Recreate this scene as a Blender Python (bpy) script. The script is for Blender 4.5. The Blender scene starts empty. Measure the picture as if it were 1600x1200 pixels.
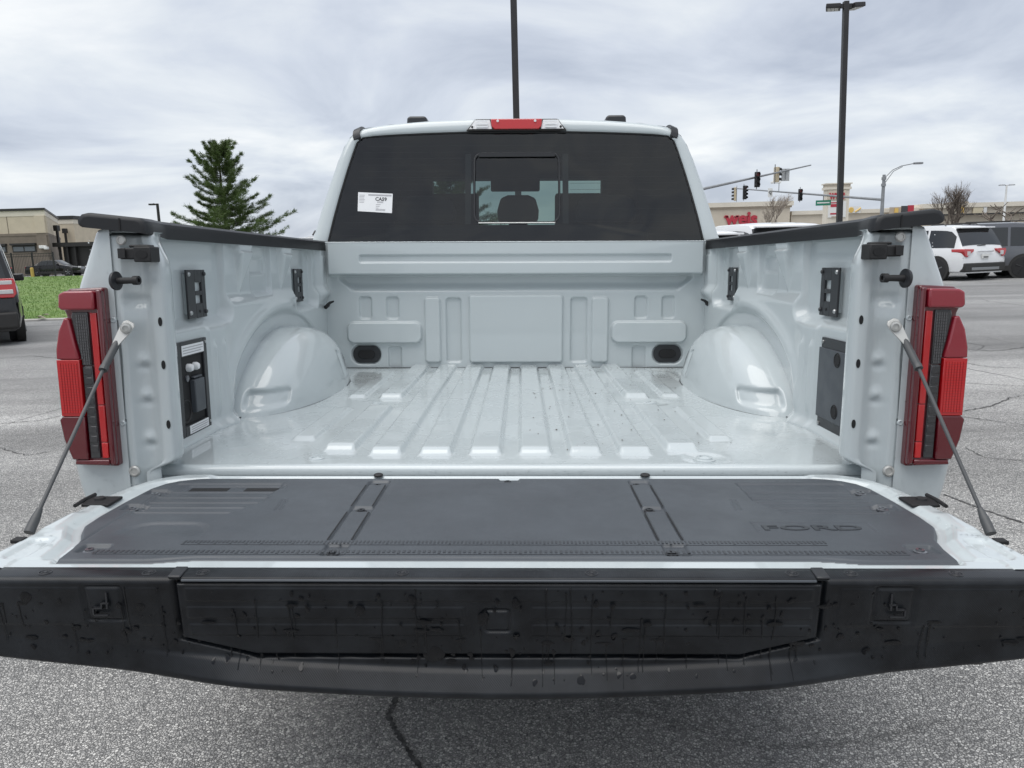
import bpy, bmesh, math, random
import numpy as np
from mathutils import Matrix, Vector, Euler
random.seed(7); rng = np.random.default_rng(7)
scene = bpy.context.scene
COL = scene.collection
R = math.radians

# ------------------------------------------------------------ camera, sky, sun, exposure
CAM_H = 1.385
FPX = 1165.0                                   # focal length in pixels of a 1600 px wide frame
def cam_axes(vx, vy, roll):
    p = math.atan((600-vy)/FPX); a = math.atan((vx-800)/math.hypot(FPX, 600-vy))
    fw = Vector((0, math.cos(p), -math.sin(p))); up = Vector((0, math.sin(p), math.cos(p))); rt = Vector((1, 0, 0))
    Rz = Matrix.Rotation(a, 3, 'Z'); fw, up, rt = Rz@fw, Rz@up, Rz@rt
    c, s = math.cos(roll), math.sin(roll)
    return fw, c*up+s*rt, c*rt-s*up
def cam_matrix(ax, loc):
    fw, up, rt = ax
    m = Matrix.Identity(4)
    for i in range(3):
        m[i][0] = rt[i]; m[i][1] = up[i]; m[i][2] = -fw[i]; m[i][3] = loc[i]
    return m
AXW = cam_axes(815, 389, 0.0265)               # in the world (ground is level)
AXT = cam_axes(815, 417, math.radians(0.2))    # relative to the truck, which sits nose-down on the lot
XC = 0.028
MW = cam_matrix(AXW, (0, 0, CAM_H)); MT = cam_matrix(AXT, (XC, 0, 0))
cam = bpy.data.cameras.new('camera'); cam.sensor_width = 36; cam.lens = 36*FPX/1600
cam.clip_start = 0.05; cam.clip_end = 6000
camo = bpy.data.objects.new('camera', cam); COL.objects.link(camo); camo.matrix_world = MW
scene.camera = camo
T2W = MW @ MT.inverted()

SUN_EL, SUN_AZ = R(73), R(228)                 # azimuth clockwise from +Y
W = bpy.data.worlds.new('World'); scene.world = W; W.use_nodes = True
def setup_world():
    nt = W.node_tree; N = nt.nodes; L = nt.links; N.clear()
    out = N.new('ShaderNodeOutputWorld')
    sky = N.new('ShaderNodeTexSky'); sky.sky_type = 'NISHITA'; sky.sun_disc = False
    sky.sun_elevation = SUN_EL; sky.sun_rotation = SUN_AZ
    b1 = N.new('ShaderNodeBackground'); b1.inputs[1].default_value = 0.07; L.new(sky.outputs[0], b1.inputs[0])
    tc = N.new('ShaderNodeTexCoord'); sp = N.new('ShaderNodeSeparateXYZ'); L.new(tc.outputs['Generated'], sp.inputs[0])
    mx = N.new('ShaderNodeMath'); mx.operation = 'MAXIMUM'; mx.inputs[1].default_value = 0.0; L.new(sp.outputs[2], mx.inputs[0])
    ad = N.new('ShaderNodeMath'); ad.operation = 'ADD'; ad.inputs[1].default_value = 0.22; L.new(mx.outputs[0], ad.inputs[0])
    dx = N.new('ShaderNodeMath'); dx.operation = 'DIVIDE'; L.new(sp.outputs[0], dx.inputs[0]); L.new(ad.outputs[0], dx.inputs[1])
    dy = N.new('ShaderNodeMath'); dy.operation = 'DIVIDE'; L.new(sp.outputs[1], dy.inputs[0]); L.new(ad.outputs[0], dy.inputs[1])
    cb = N.new('ShaderNodeCombineXYZ'); L.new(dx.outputs[0], cb.inputs[0]); L.new(dy.outputs[0], cb.inputs[1])
    mp = N.new('ShaderNodeMapping'); mp.inputs['Rotation'].default_value = (0, 0, R(-24)); mp.inputs['Scale'].default_value = (1.0, 1.15, 1)
    mp.inputs['Location'].default_value = (3.1, 1.7, 0); L.new(cb.outputs[0], mp.inputs[0])
    n1 = N.new('ShaderNodeTexNoise'); n1.inputs['Scale'].default_value = 1.15; n1.inputs['Detail'].default_value = 7
    n1.inputs['Roughness'].default_value = .54; n1.inputs['Distortion'].default_value = .5; L.new(mp.outputs[0], n1.inputs[0])
    rp = N.new('ShaderNodeValToRGB'); L.new(n1.outputs[0], rp.inputs[0]); e = rp.color_ramp.elements
    e[0].position = .32; e[0].color = (.40, .44, .52, 1); e[1].position = .68; e[1].color = (.79, .805, .81, 1)
    m = e.new(.46); m.color = (.54, .58, .65, 1); m = e.new(.55); m.color = (.64, .675, .715, 1)
    b2 = N.new('ShaderNodeBackground'); b2.inputs[1].default_value = 0.69; L.new(rp.outputs[0], b2.inputs[0])
    ms = N.new('ShaderNodeMixShader'); ms.inputs[0].default_value = .9
    L.new(b1.outputs[0], ms.inputs[1]); L.new(b2.outputs[0], ms.inputs[2]); L.new(ms.outputs[0], out.inputs[0])
setup_world()
sun = bpy.data.lights.new('sun', 'SUN'); sun.energy = 1.5; sun.angle = R(65); sun.color = (1, .97, .93)
suno = bpy.data.objects.new('sun', sun); COL.objects.link(suno)
sd = Vector((math.sin(SUN_AZ)*math.cos(SUN_EL), math.cos(SUN_AZ)*math.cos(SUN_EL), math.sin(SUN_EL)))
suno.rotation_euler = sd.to_track_quat('Z', 'Y').to_euler(); suno.location = sd*50
vs = scene.view_settings; vs.view_transform = 'Standard'; vs.look = 'None'; vs.gamma = 1; vs.use_curve_mapping = False; vs.exposure = 0.9
scene.cycles.max_bounces = 8; scene.cycles.transparent_max_bounces = 12
scene.cycles.use_denoising = True

# ------------------------------------------------------------ measuring helpers
def _ray(ax, px, py): return ax[0] + ax[2]*((px-800)/FPX) - ax[1]*((py-600)/FPX)
def TP(px, py, X=None, Y=None, Z=None):        # photo point -> truck frame on a known plane
    r = _ray(AXT, px, py)
    t = (X-XC)/r.x if X is not None else (Y/r.y if Y is not None else Z/r.z)
    return Vector((XC, 0, 0)) + r*t
def WP(px, py, Y=None, Z=None):                # photo point -> world, on a plane at distance Y or height Z
    r = _ray(AXW, px, py)
    t = Y/r.y if Y is not None else (Z-CAM_H)/r.z
    return Vector((0, 0, CAM_H)) + r*t

# ------------------------------------------------------------ materials
MATS = {}
def _n(nt, t, **k):
    n = nt.nodes.new(t)
    for a, b in k.items(): setattr(n, a, b)
    return n
def mat(name, col, rough=.5, metal=0, coat=0, spec=.5, bump=None, var=None, rvar=None, trans=0, ior=1.5, emit=0, bump2=None):
    m = bpy.data.materials.new(name); m.use_nodes = True; nt = m.node_tree; L = nt.links
    b = nt.nodes['Principled BSDF']
    b.inputs['Base Color'].default_value = (*col, 1); b.inputs['Roughness'].default_value = rough
    b.inputs['Metallic'].default_value = metal; b.inputs['Coat Weight'].default_value = coat
    b.inputs['Coat Roughness'].default_value = .04
    b.inputs['Specular IOR Level'].default_value = spec; b.inputs['IOR'].default_value = ior
    b.inputs['Transmission Weight'].default_value = trans
    if emit:
        b.inputs['Emission Color'].default_value = (*col, 1); b.inputs['Emission Strength'].default_value = emit
    tc = _n(nt, 'ShaderNodeTexCoord')
    if var:
        n = _n(nt, 'ShaderNodeTexNoise'); n.inputs['Scale'].default_value = var[0]; n.inputs['Detail'].default_value = 6
        L.new(tc.outputs['Object'], n.inputs[0])
        mr = _n(nt, 'ShaderNodeMapRange'); mr.inputs[1].default_value = .3; mr.inputs[2].default_value = .7
        mr.inputs[3].default_value = 1-var[1]; mr.inputs[4].default_value = 1+var[1]; L.new(n.outputs[0], mr.inputs[0])
        mu = _n(nt, 'ShaderNodeMix', data_type='RGBA', blend_type='MULTIPLY'); mu.inputs[0].default_value = 1
        mu.inputs[6].default_value = (*col, 1); L.new(mr.outputs[0], mu.inputs[7]); L.new(mu.outputs[2], b.inputs['Base Color'])
    if rvar:
        n = _n(nt, 'ShaderNodeTexNoise'); n.inputs['Scale'].default_value = rvar[0]; n.inputs['Detail'].default_value = 5
        L.new(tc.outputs['Object'], n.inputs[0])
        mr = _n(nt, 'ShaderNodeMapRange'); mr.inputs[1].default_value = .35; mr.inputs[2].default_value = .65
        mr.inputs[3].default_value = max(.02, rough-rvar[1]); mr.inputs[4].default_value = rough+rvar[1]
        L.new(n.outputs[0], mr.inputs[0]); L.new(mr.outputs[0], b.inputs['Roughness'])
    prev = None
    for bp in (bump, bump2):
        if bp:
            n = _n(nt, 'ShaderNodeTexNoise'); n.inputs['Scale'].default_value = bp[0]; n.inputs['Detail'].default_value = 3
            L.new(tc.outputs['Object'], n.inputs[0])
            bu = _n(nt, 'ShaderNodeBump'); bu.inputs['Strength'].default_value = bp[1]; bu.inputs['Distance'].default_value = bp[2]
            L.new(n.outputs[0], bu.inputs['Height'])
            if prev: L.new(prev.outputs[0], bu.inputs['Normal'])
            prev = bu
    if prev: L.new(prev.outputs[0], b.inputs['Normal'])
    MATS[name] = m
    return m
def glass(name, tint, ior=1.5, rough=0.0, bump=None):
    m = bpy.data.materials.new(name); m.use_nodes = True; nt = m.node_tree; N = nt.nodes; L = nt.links; N.clear()
    o = N.new('ShaderNodeOutputMaterial'); t = N.new('ShaderNodeBsdfTransparent'); t.inputs[0].default_value = (*tint, 1)
    g = N.new('ShaderNodeBsdfGlossy'); g.inputs['Roughness'].default_value = rough
    ge = N.new('ShaderNodeNewGeometry'); dt = N.new('ShaderNodeVectorMath'); dt.operation = 'DOT_PRODUCT'
    L.new(ge.outputs['Normal'], dt.inputs[0]); L.new(ge.outputs['Incoming'], dt.inputs[1])
    def mth(op, a, b_=None):
        q = N.new('ShaderNodeMath'); q.operation = op
        for i, x in enumerate((a, b_)):
            if x is None: continue
            if isinstance(x, (int, float)): q.inputs[i].default_value = x
            else: L.new(x, q.inputs[i])
        return q.outputs[0]
    f0 = ((ior-1)/(ior+1))**2; fr_ = mth('ADD', mth('MULTIPLY', mth('POWER', mth('SUBTRACT', 1.0, mth('ABSOLUTE', dt.outputs['Value'])), 5.0), 1-f0), f0)
    if bump:
        tc = N.new('ShaderNodeTexCoord'); n = N.new('ShaderNodeTexNoise'); n.inputs['Scale'].default_value = bump[0]
        L.new(tc.outputs['Object'], n.inputs[0]); bu = N.new('ShaderNodeBump'); bu.inputs['Strength'].default_value = bump[1]
        bu.inputs['Distance'].default_value = bump[2]; L.new(n.outputs[0], bu.inputs['Height'])
        L.new(bu.outputs[0], g.inputs['Normal'])
    mx = N.new('ShaderNodeMixShader'); L.new(fr_, mx.inputs[0]); L.new(t.outputs[0], mx.inputs[1]); L.new(g.outputs[0], mx.inputs[2])
    L.new(mx.outputs[0], o.inputs[0]); MATS[name] = m
    return m
PAINT = (.475, .522, .535)
mat('paint', PAINT, .36, coat=1.0, spec=.3, bump=(700, .05, .0005))
def wet_paint():
    # the same paint in the bed, wet in places: puddled patches are glossier and ripple slightly
    m = mat('bed_paint', PAINT, .34, coat=1.0, spec=.35); nt = m.node_tree; L = nt.links; b = nt.nodes['Principled BSDF']
    tc = _n(nt, 'ShaderNodeTexCoord')
    n = _n(nt, 'ShaderNodeTexNoise'); n.inputs['Scale'].default_value = 9; n.inputs['Detail'].default_value = 5; L.new(tc.outputs['Object'], n.inputs[0])
    r = _n(nt, 'ShaderNodeMapRange'); r.inputs[1].default_value = .40; r.inputs[2].default_value = .62
    r.inputs[3].default_value = .36; r.inputs[4].default_value = .20; L.new(n.outputs[0], r.inputs[0]); L.new(r.outputs[0], b.inputs['Roughness'])
    n2 = _n(nt, 'ShaderNodeTexNoise'); n2.inputs['Scale'].default_value = 45; n2.inputs['Detail'].default_value = 3; n2.inputs['Distortion'].default_value = 1.2
    L.new(tc.outputs['Object'], n2.inputs[0])
    r2 = _n(nt, 'ShaderNodeMapRange'); r2.inputs[1].default_value = .45; r2.inputs[2].default_value = .62; r2.inputs[4].default_value = .5; L.new(n.outputs[0], r2.inputs[0])
    bu = _n(nt, 'ShaderNodeBump'); bu.inputs['Distance'].default_value = .0012; L.new(r2.outputs[0], bu.inputs['Strength']); L.new(n2.outputs[0], bu.inputs['Height'])
    L.new(bu.outputs[0], b.inputs['Coat Normal'])
    # light dirt film
    n3 = _n(nt, 'ShaderNodeTexNoise'); n3.inputs['Scale'].default_value = 4; n3.inputs['Detail'].default_value = 8; n3.inputs['Roughness'].default_value = .7
    L.new(tc.outputs['Object'], n3.inputs[0])
    r3 = _n(nt, 'ShaderNodeMapRange'); r3.inputs[1].default_value = .4; r3.inputs[2].default_value = .7; r3.inputs[3].default_value = 0; r3.inputs[4].default_value = .16; L.new(n3.outputs[0], r3.inputs[0])
    mx = _n(nt, 'ShaderNodeMix', data_type='RGBA'); mx.inputs[6].default_value = (*PAINT, 1); mx.inputs[7].default_value = (.40, .42, .41, 1)
    L.new(r3.outputs[0], mx.inputs[0]); L.new(mx.outputs[2], b.inputs['Base Color'])
wet_paint()
mat('sealer', (.03, .035, .04), .6)
mat('plastic', (.058, .066, .076), .46, bump=(1400, .2, .0006), var=(6, .12), rvar=(14, .07))
mat('ruler_plastic', (.036, .040, .046), .42)
mat('plastic_smooth', (.02, .021, .024), .38, bump=(700, .1, .0003))
mat('rail_plastic', (.006, .007, .009), .5, bump=(1100, .2, .0004), var=(5, .2))
mat('black_hole', (.006, .006, .007), .7)
mat('rubber', (.012, .012, .013), .6, bump=(500, .1, .0004))
mat('steel', (.45, .46, .46), .35, metal=.9)
mat('zinc', (.50, .50, .48), .42, metal=.6)
mat('chrome', (.75, .76, .78), .1, metal=1)
mat('cable_black', (.06, .063, .066), .5)
mat('lens_dark', (.10, .002, .007), .10, coat=1)
mat('lens_cap', (.24, .010, .022), .2, coat=1)
mat('lens_red', (.42, .003, .006), .10, coat=1)
mat('lens_bright', (.50, .004, .006), .18, coat=1)
mat('lens_clear', (.62, .62, .62), .15, coat=1, metal=.1)
mat('lens_grey', (.085, .085, .09), .16, coat=1, metal=.4)
mat('lens_white', (.86, .87, .88), .3, coat=.6)
mat('lens_smoke', (.022, .023, .026), .12, coat=1)
mat('label_white', (.74, .75, .76), .4)
mat('label_ink', (.05, .05, .055), .5)
mat('label_grey', (.38, .38, .40), .5)
mat('liner', (.025, .026, .028), .9)
mat('seat_cloth', (.03, .03, .032), .85, bump=(300, .2, .001))
mat('dirt', (.05, .035, .022), .9)
mat('drip', (.002, .0025, .004), .1, spec=.35)
mat('water', (1, 1, 1), .02, trans=1, ior=1.33)
mat('white_paint', (.74, .75, .76), .3, coat=.8)
mat('gray_paint', (.10, .105, .118), .3, coat=.9, metal=.3)
mat('silver_paint', (.42, .43, .44), .3, coat=.9, metal=.4)
mat('black_paint', (.006, .006, .007), .22, coat=.5, spec=.4)
mat('maroon_paint', (.05, .008, .01), .25, coat=.9)
mat('tyre', (.018, .018, .019), .8, bump=(120, .2, .003))
mat('rim', (.30, .31, .32), .35, metal=.8)
mat('dark_rim', (.03, .03, .032), .4, metal=.5)
mat('car_glass', (.012, .014, .016), .04, spec=.8)
mat('pole_bronze', (.020, .019, .020), .45, var=(3, .2))
mat('galvanised', (.27, .28, .29), .5, metal=.5, var=(4, .15))
mat('lamp_lens', (.5, .5, .48), .3)
mat('signal_black', (.010, .010, .011), .5)
mat('signal_tan', (.50, .42, .29), .6)
mat('signal_red', (.16, .02, .02), .3)
mat('sign_alu', (.42, .43, .43), .45, metal=.4)
mat('sign_white', (.72, .72, .70), .5)
mat('sign_green', (.02, .19, .12), .5)
mat('sign_red', (.42, .03, .05), .45)
mat('sign_yellow', (.66, .44, .12), .5)
mat('sign_cream', (.60, .53, .38), .5)
mat('seam_grey', (.13, .145, .15), .6)
mat('stucco_light', (.56, .50, .41), .85, var=(.6, .05), bump=(30, .3, .01))
mat('stucco_cream', (.66, .61, .52), .85, var=(.5, .05))
mat('stucco_band', (.40, .34, .27), .85, var=(.5, .06))
mat('wall_tan', (.55, .48, .37), .9, var=(1.2, .07), bump=(14, .4, .01))
mat('wall_brown', (.20, .168, .135), .9, var=(1.4, .12), bump=(14, .5, .01))
mat('dark_trim', (.022, .021, .020), .5)
mat('iron', (.012, .012, .013), .5)
mat('bollard_yellow', (.50, .34, .09), .6)
mat('bark', (.05, .040, .032), .95, bump=(30, .8, .02), var=(8, .3))
mat('bark_grey', (.15, .125, .105), .95, var=(4, .3))
mat('bark_pale', (.30, .26, .22), .95, var=(3, .4))
mat('needles', (.085, .125, .038), .6, var=(1.6, .45))
mat('leaves', (.050, .085, .030), .6, var=(1.2, .5))
mat('grass_blade', (.125, .215, .045), .7, var=(.5, .35))
mat('concrete', (.36, .35, .33), .9, var=(3, .12), bump=(40, .3, .01))

def asphalt():
    m = bpy.data.materials.new('asphalt'); m.use_nodes = True; nt = m.node_tree; L = nt.links; b = nt.nodes['Principled BSDF']
    tc = _n(nt, 'ShaderNodeTexCoord')
    def noise(scale, det=4, rough=.5, dist=0, src=None):
        n = _n(nt, 'ShaderNodeTexNoise'); n.inputs['Scale'].default_value = scale; n.inputs['Detail'].default_value = det
        n.inputs['Roughness'].default_value = rough; n.inputs['Distortion'].default_value = dist
        L.new(src or tc.outputs['Object'], n.inputs[0]); return n
    def rng_(src, a, b_, c, d):
        r = _n(nt, 'ShaderNodeMapRange'); r.inputs[1].default_value = a; r.inputs[2].default_value = b_; r.inputs[3].default_value = c; r.inputs[4].default_value = d
        L.new(src, r.inputs[0]); return r.outputs[0]
    def mix(f, a, c, mode='MIX'):
        x = _n(nt, 'ShaderNodeMix', data_type='RGBA', blend_type=mode)
        if isinstance(f, float): x.inputs[0].default_value = f
        else: L.new(f, x.inputs[0])
        for i, q in ((6, a), (7, c)):
            if isinstance(q, tuple): x.inputs[i].default_value = (*q, 1)
            else: L.new(q, x.inputs[i])
        return x.outputs[2]
    v = _n(nt, 'ShaderNodeTexVoronoi'); v.inputs['Scale'].default_value = 125; v.inputs['Randomness'].default_value = 1; L.new(tc.outputs['Object'], v.inputs[0])
    v2 = _n(nt, 'ShaderNodeTexVoronoi'); v2.feature = 'DISTANCE_TO_EDGE'; v2.inputs['Scale'].default_value = 125; L.new(tc.outputs['Object'], v2.inputs[0])
    sepc = _n(nt, 'ShaderNodeSeparateColor'); L.new(v.outputs['Color'], sepc.inputs[0])
    rp = _n(nt, 'ShaderNodeValToRGB'); L.new(sepc.outputs[0], rp.inputs[0]); e = rp.color_ramp.elements
    e[0].position = 0; e[0].color = (.27, .27, .267, 1); e[1].position = 1; e[1].color = (.76, .75, .72, 1)
    k = e.new(.35); k.color = (.40, .395, .385, 1); k = e.new(.75); k.color = (.56, .55, .53, 1)
    edge = rng_(v2.outputs['Distance'], .02, .14, 1, 0)
    c1 = mix(edge, rp.outputs[0], (.13, .13, .13))
    big = noise(.22, 6, .6, .3); dark = rng_(big.outputs[0], .38, .64, 1.14, .68)
    c2 = mix(1.0, c1, dark, 'MULTIPLY')
    # tyre-worn / patched broad streaks running across the lot
    mp = _n(nt, 'ShaderNodeMapping'); mp.inputs['Scale'].default_value = (.05, .55, 1); mp.inputs['Rotation'].default_value = (0, 0, R(7)); L.new(tc.outputs['Object'], mp.inputs[0])
    st = noise(1.3, 5, .6, .4, mp.outputs[0]); sd_ = rng_(st.outputs[0], .40, .62, 1.12, .66)
    c3 = mix(1.0, c2, sd_, 'MULTIPLY')
    # the far lane of the lot is smoother and darker
    sp = _n(nt, 'ShaderNodeSeparateXYZ'); L.new(tc.outputs['Object'], sp.inputs[0])
    nf = noise(.35, 3); ofs = _n(nt, 'ShaderNodeMath', operation='MULTIPLY_ADD'); L.new(nf.outputs[0], ofs.inputs[0]); ofs.inputs[1].default_value = 5; L.new(sp.outputs[1], ofs.inputs[2])
    fr = rng_(ofs.outputs[0], 9.5, 13, 0, .42)
    c4 = mix(fr, c3, (.205, .208, .212))
    # cracks
    ds = noise(.8, 4); ad = _n(nt, 'ShaderNodeMix', data_type='VECTOR'); ad.inputs[0].default_value = .22
    L.new(tc.outputs['Object'], ad.inputs[4]); L.new(ds.outputs['Color'], ad.inputs[5])
    v3 = _n(nt, 'ShaderNodeTexVoronoi'); v3.feature = 'DISTANCE_TO_EDGE'; v3.inputs['Scale'].default_value = .42; L.new(ad.outputs[1], v3.inputs[0])
    cr = rng_(v3.outputs['Distance'], .001, .0055, 1, 0); cm = noise(.3, 2); cmask = rng_(cm.outputs[0], .46, .60, 0, .85)
    mu = _n(nt, 'ShaderNodeMath', operation='MULTIPLY'); L.new(cr, mu.inputs[0]); L.new(cmask, mu.inputs[1])
    c5 = mix(mu.outputs[0], c4, (.03, .03, .03))
    L.new(c5, b.inputs['Base Color'])
    b.inputs['Roughness'].default_value = .78
    h = _n(nt, 'ShaderNodeMath', operation='MULTIPLY_ADD'); L.new(edge, h.inputs[0]); h.inputs[1].default_value = -1; L.new(sepc.outputs[1], h.inputs[2])
    bu = _n(nt, 'ShaderNodeBump'); bu.inputs['Strength'].default_value = .7; bu.inputs['Distance'].default_value = .005; L.new(h.outputs[0], bu.inputs['Height'])
    L.new(bu.outputs[0], b.inputs['Normal']); MATS['asphalt'] = m
asphalt()
def lawn_mat():
    m = mat('lawn', (.055, .115, .022), .9); nt = m.node_tree; L = nt.links; b = nt.nodes['Principled BSDF']; tc = _n(nt, 'ShaderNodeTexCoord')
    n = _n(nt, 'ShaderNodeTexNoise'); n.inputs['Scale'].default_value = .6; n.inputs['Detail'].default_value = 9; n.inputs['Roughness'].default_value = .7; L.new(tc.outputs['Object'], n.inputs[0])
    r = _n(nt, 'ShaderNodeValToRGB'); e = r.color_ramp.elements; e[0].position = .32; e[0].color = (.075, .15, .026, 1); e[1].position = .68; e[1].color = (.18, .25, .07, 1)
    L.new(n.outputs[0], r.inputs[0]); L.new(r.outputs[0], b.inputs['Base Color'])
lawn_mat()
def roof_panel_glass():
    glass('rear_glass', (.36, .41, .42), 1.68, 0.0, (1.6, 1.0, .06))
    glass('windshield_glass', (.50, .65, .60), 1.45)
    glass('privacy_glass', (.035, .04, .042), 1.5)
    glass('clear_cover', (.93, .93, .93), 1.45)
roof_panel_glass()

# ------------------------------------------------------------ mesh helpers
class MB:
    def __init__(s): s.v = []; s.f = []
    def add(s, V, Fs):
        o = len(s.v); s.v += [tuple(p) for p in V]; s.f += [tuple(i+o for i in q) for q in Fs]; return s
    def box(s, lo, hi, M=None):
        x0, y0, z0 = lo; x1, y1, z1 = hi
        V = [Vector(p) for p in ((x0, y0, z0), (x1, y0, z0), (x1, y1, z0), (x0, y1, z0), (x0, y0, z1), (x1, y0, z1), (x1, y1, z1), (x0, y1, z1))]
        if M: V = [M@p for p in V]
        return s.add(V, [(0, 3, 2, 1), (4, 5, 6, 7), (0, 1, 5, 4), (1, 2, 6, 5), (2, 3, 7, 6), (3, 0, 4, 7)])
    def cyl(s, p0, p1, r0, r1=None, n=12, cap=True):
        p0, p1 = Vector(p0), Vector(p1); r1 = r0 if r1 is None else r1
        d = (p1-p0).normalized(); a = d.orthogonal().normalized(); b = d.cross(a)
        V = []
        for p, r in ((p0, r0), (p1, r1)):
            V += [p + (a*math.cos(2*math.pi*i/n) + b*math.sin(2*math.pi*i/n))*r for i in range(n)]
        Fs = [(i, (i+1) % n, n+(i+1) % n, n+i) for i in range(n)]
        if cap: Fs += [tuple(range(n-1, -1, -1)), tuple(range(n, 2*n))]
        return s.add(V, Fs)
    def tube(s, pts, r, n=8):
        pts = [Vector(p) for p in pts]; rs = r if isinstance(r, (list, tuple)) else [r]*len(pts); V = []; pa = None
        for i, p in enumerate(pts):
            d = (pts[min(i+1, len(pts)-1)]-pts[max(i-1, 0)]).normalized()
            a = d.orthogonal().normalized() if pa is None else (pa-d*pa.dot(d)).normalized()
            pa = a; b = d.cross(a)
            V += [p+(a*math.cos(2*math.pi*k/n)+b*math.sin(2*math.pi*k/n))*rs[i] for k in range(n)]
        m = len(pts)
        Fs = [(j*n+k, j*n+(k+1) % n, (j+1)*n+(k+1) % n, (j+1)*n+k) for j in range(m-1) for k in range(n)]
        Fs += [tuple(range(n-1, -1, -1)), tuple(range((m-1)*n, m*n))]
        return s.add(V, Fs)
    def prism(s, poly, fn, a, b):               # poly 2-D, fn(u, v, w) -> 3-D
        n = len(poly); V = [fn(u, v, a) for u, v in poly]+[fn(u, v, b) for u, v in poly]
        return s.add(V, [tuple(range(n-1, -1, -1)), tuple(range(n, 2*n))]+[(i, (i+1) % n, n+(i+1) % n, n+i) for i in range(n)])
    def ring(s, c, axis, r, t, n=20, m=6):
        c = Vector(c); d = Vector(axis).normalized(); a = d.orthogonal().normalized(); b = d.cross(a); V = []
        for i in range(n):
            e = a*math.cos(2*math.pi*i/n)+b*math.sin(2*math.pi*i/n)
            V += [c+e*(r+t*math.cos(2*math.pi*k/m))+d*(t*math.sin(2*math.pi*k/m)) for k in range(m)]
        return s.add(V, [(i*m+k, ((i+1) % n)*m+k, ((i+1) % n)*m+(k+1) % m, i*m+(k+1) % m) for i in range(n) for k in range(m)])
    def lathe(s, prof, c, axis, n=24):          # prof: (radius, along)
        c = Vector(c); d = Vector(axis).normalized(); a = d.orthogonal().normalized(); b = d.cross(a); V = []
        for r, h in prof:
            V += [c+d*h+(a*math.cos(2*math.pi*i/n)+b*math.sin(2*math.pi*i/n))*r for i in range(n)]
        m = len(prof)
        return s.add(V, [(j*n+i, j*n+(i+1) % n, (j+1)*n+(i+1) % n, (j+1)*n+i) for j in range(m-1) for i in range(n)]+[tuple(range(n-1, -1, -1)), tuple(range((m-1)*n, m*n))])
    def grid(s, A):                             # A: (nu, nv, 3)
        nu, nv = A.shape[:2]
        return s.add(A.reshape(-1, 3), [(i*nv+j, (i+1)*nv+j, (i+1)*nv+j+1, i*nv+j+1) for i in range(nu-1) for j in range(nv-1)])
R0 = Vector((0, 3.6, -1.30))                    # base of the truck in its own frame
def finish(me, name, material, parent, smooth, bevel, seg):
    if material: me.materials.append(MATS[material])
    o = bpy.data.objects.new(name, me); COL.objects.link(o)
    if parent: o.parent = parent
    if smooth:
        me.shade_smooth()
        if smooth is not True: me.set_sharp_from_angle(angle=R(smooth))
    if bevel:
        bv = o.modifiers.new('bevel', 'BEVEL'); bv.width = bevel; bv.segments = seg; bv.limit_method = 'ANGLE'; bv.angle_limit = R(40)
    return o
def build(mb, name, material, parent=None, smooth=30, bevel=0, seg=2, T=False, fixn=True):
    me = bpy.data.meshes.new(name)
    V = mb.v if not T else [(x-R0.x, y-R0.y, z-R0.z) for x, y, z in mb.v]
    me.from_pydata(V, [], mb.f)
    if fixn:
        bm = bmesh.new(); bm.from_mesh(me); bmesh.ops.recalc_face_normals(bm, faces=bm.faces); bm.to_mesh(me); bm.free()
    return finish(me, name, material, parent, smooth, bevel, seg)
def hf(A, name, material, parent, flip=False, smooth=True, T=True):
    nu, nv = A.shape[:2]; V = A.reshape(-1, 3).astype(np.float64)
    if T: V = V-np.array(R0)
    I = np.arange(nu*nv).reshape(nu, nv)
    q = np.stack([I[:-1, :-1], I[1:, :-1], I[1:, 1:], I[:-1, 1:]], -1).reshape(-1, 4)
    if flip: q = q[:, ::-1]
    me = bpy.data.meshes.new(name); n = len(q)
    me.vertices.add(len(V)); me.vertices.foreach_set('co', V.astype(np.float32).ravel())
    me.loops.add(n*4); me.loops.foreach_set('vertex_index', q.astype(np.int32).ravel())
    me.polygons.add(n); me.polygons.foreach_set('loop_start', np.arange(0, n*4, 4, dtype=np.int32))
    me.update(calc_edges=True); me.validate()
    return finish(me, name, material, parent, smooth, 0, 0)
def sst(x): x = np.clip(x, 0, 1); return x*x*(3-2*x)
def rr(u, v, u0, u1, v0, v1, r):                # signed distance of a rounded rectangle
    qx = np.abs(u-(u0+u1)/2)-(u1-u0)/2+r; qy = np.abs(v-(v0+v1)/2)-(v1-v0)/2+r
    return np.hypot(np.maximum(qx, 0), np.maximum(qy, 0))+np.minimum(np.maximum(qx, qy), 0)-r
def bmp(u, v, u0, u1, v0, v1, r, w): return sst(.5-rr(u, v, u0, u1, v0, v1, r)/w)
def gau(d, w): return np.exp(-(d/w)**2)
def tag(o, label=None, cat=None, group=None, kind=None):
    if label: o['label'] = label
    if cat: o['category'] = cat
    if group: o['group'] = group
    if kind: o['kind'] = kind
    return o
def thing(name, label, cat, loc=(0, 0, 0), rotz=0, group=None):
    o = bpy.data.objects.new(name, None); COL.objects.link(o); o.empty_display_size = .2
    o.location = loc; o.rotation_euler = (0, 0, rotz); return tag(o, label, cat, group)
def text_mesh(body, size, depth=.002, offset=0, align='CENTER'):
    cu = bpy.data.curves.new('t', 'FONT'); cu.body = body; cu.size = size; cu.extrude = depth; cu.offset = offset; cu.align_x = align; cu.align_y = 'CENTER'; cu.resolution_u = 4
    o = bpy.data.objects.new('t', cu); COL.objects.link(o)
    me = bpy.data.meshes.new_from_object(o.evaluated_get(bpy.context.evaluated_depsgraph_get()))
    bpy.data.objects.remove(o); bpy.data.curves.remove(cu); return me
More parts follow.
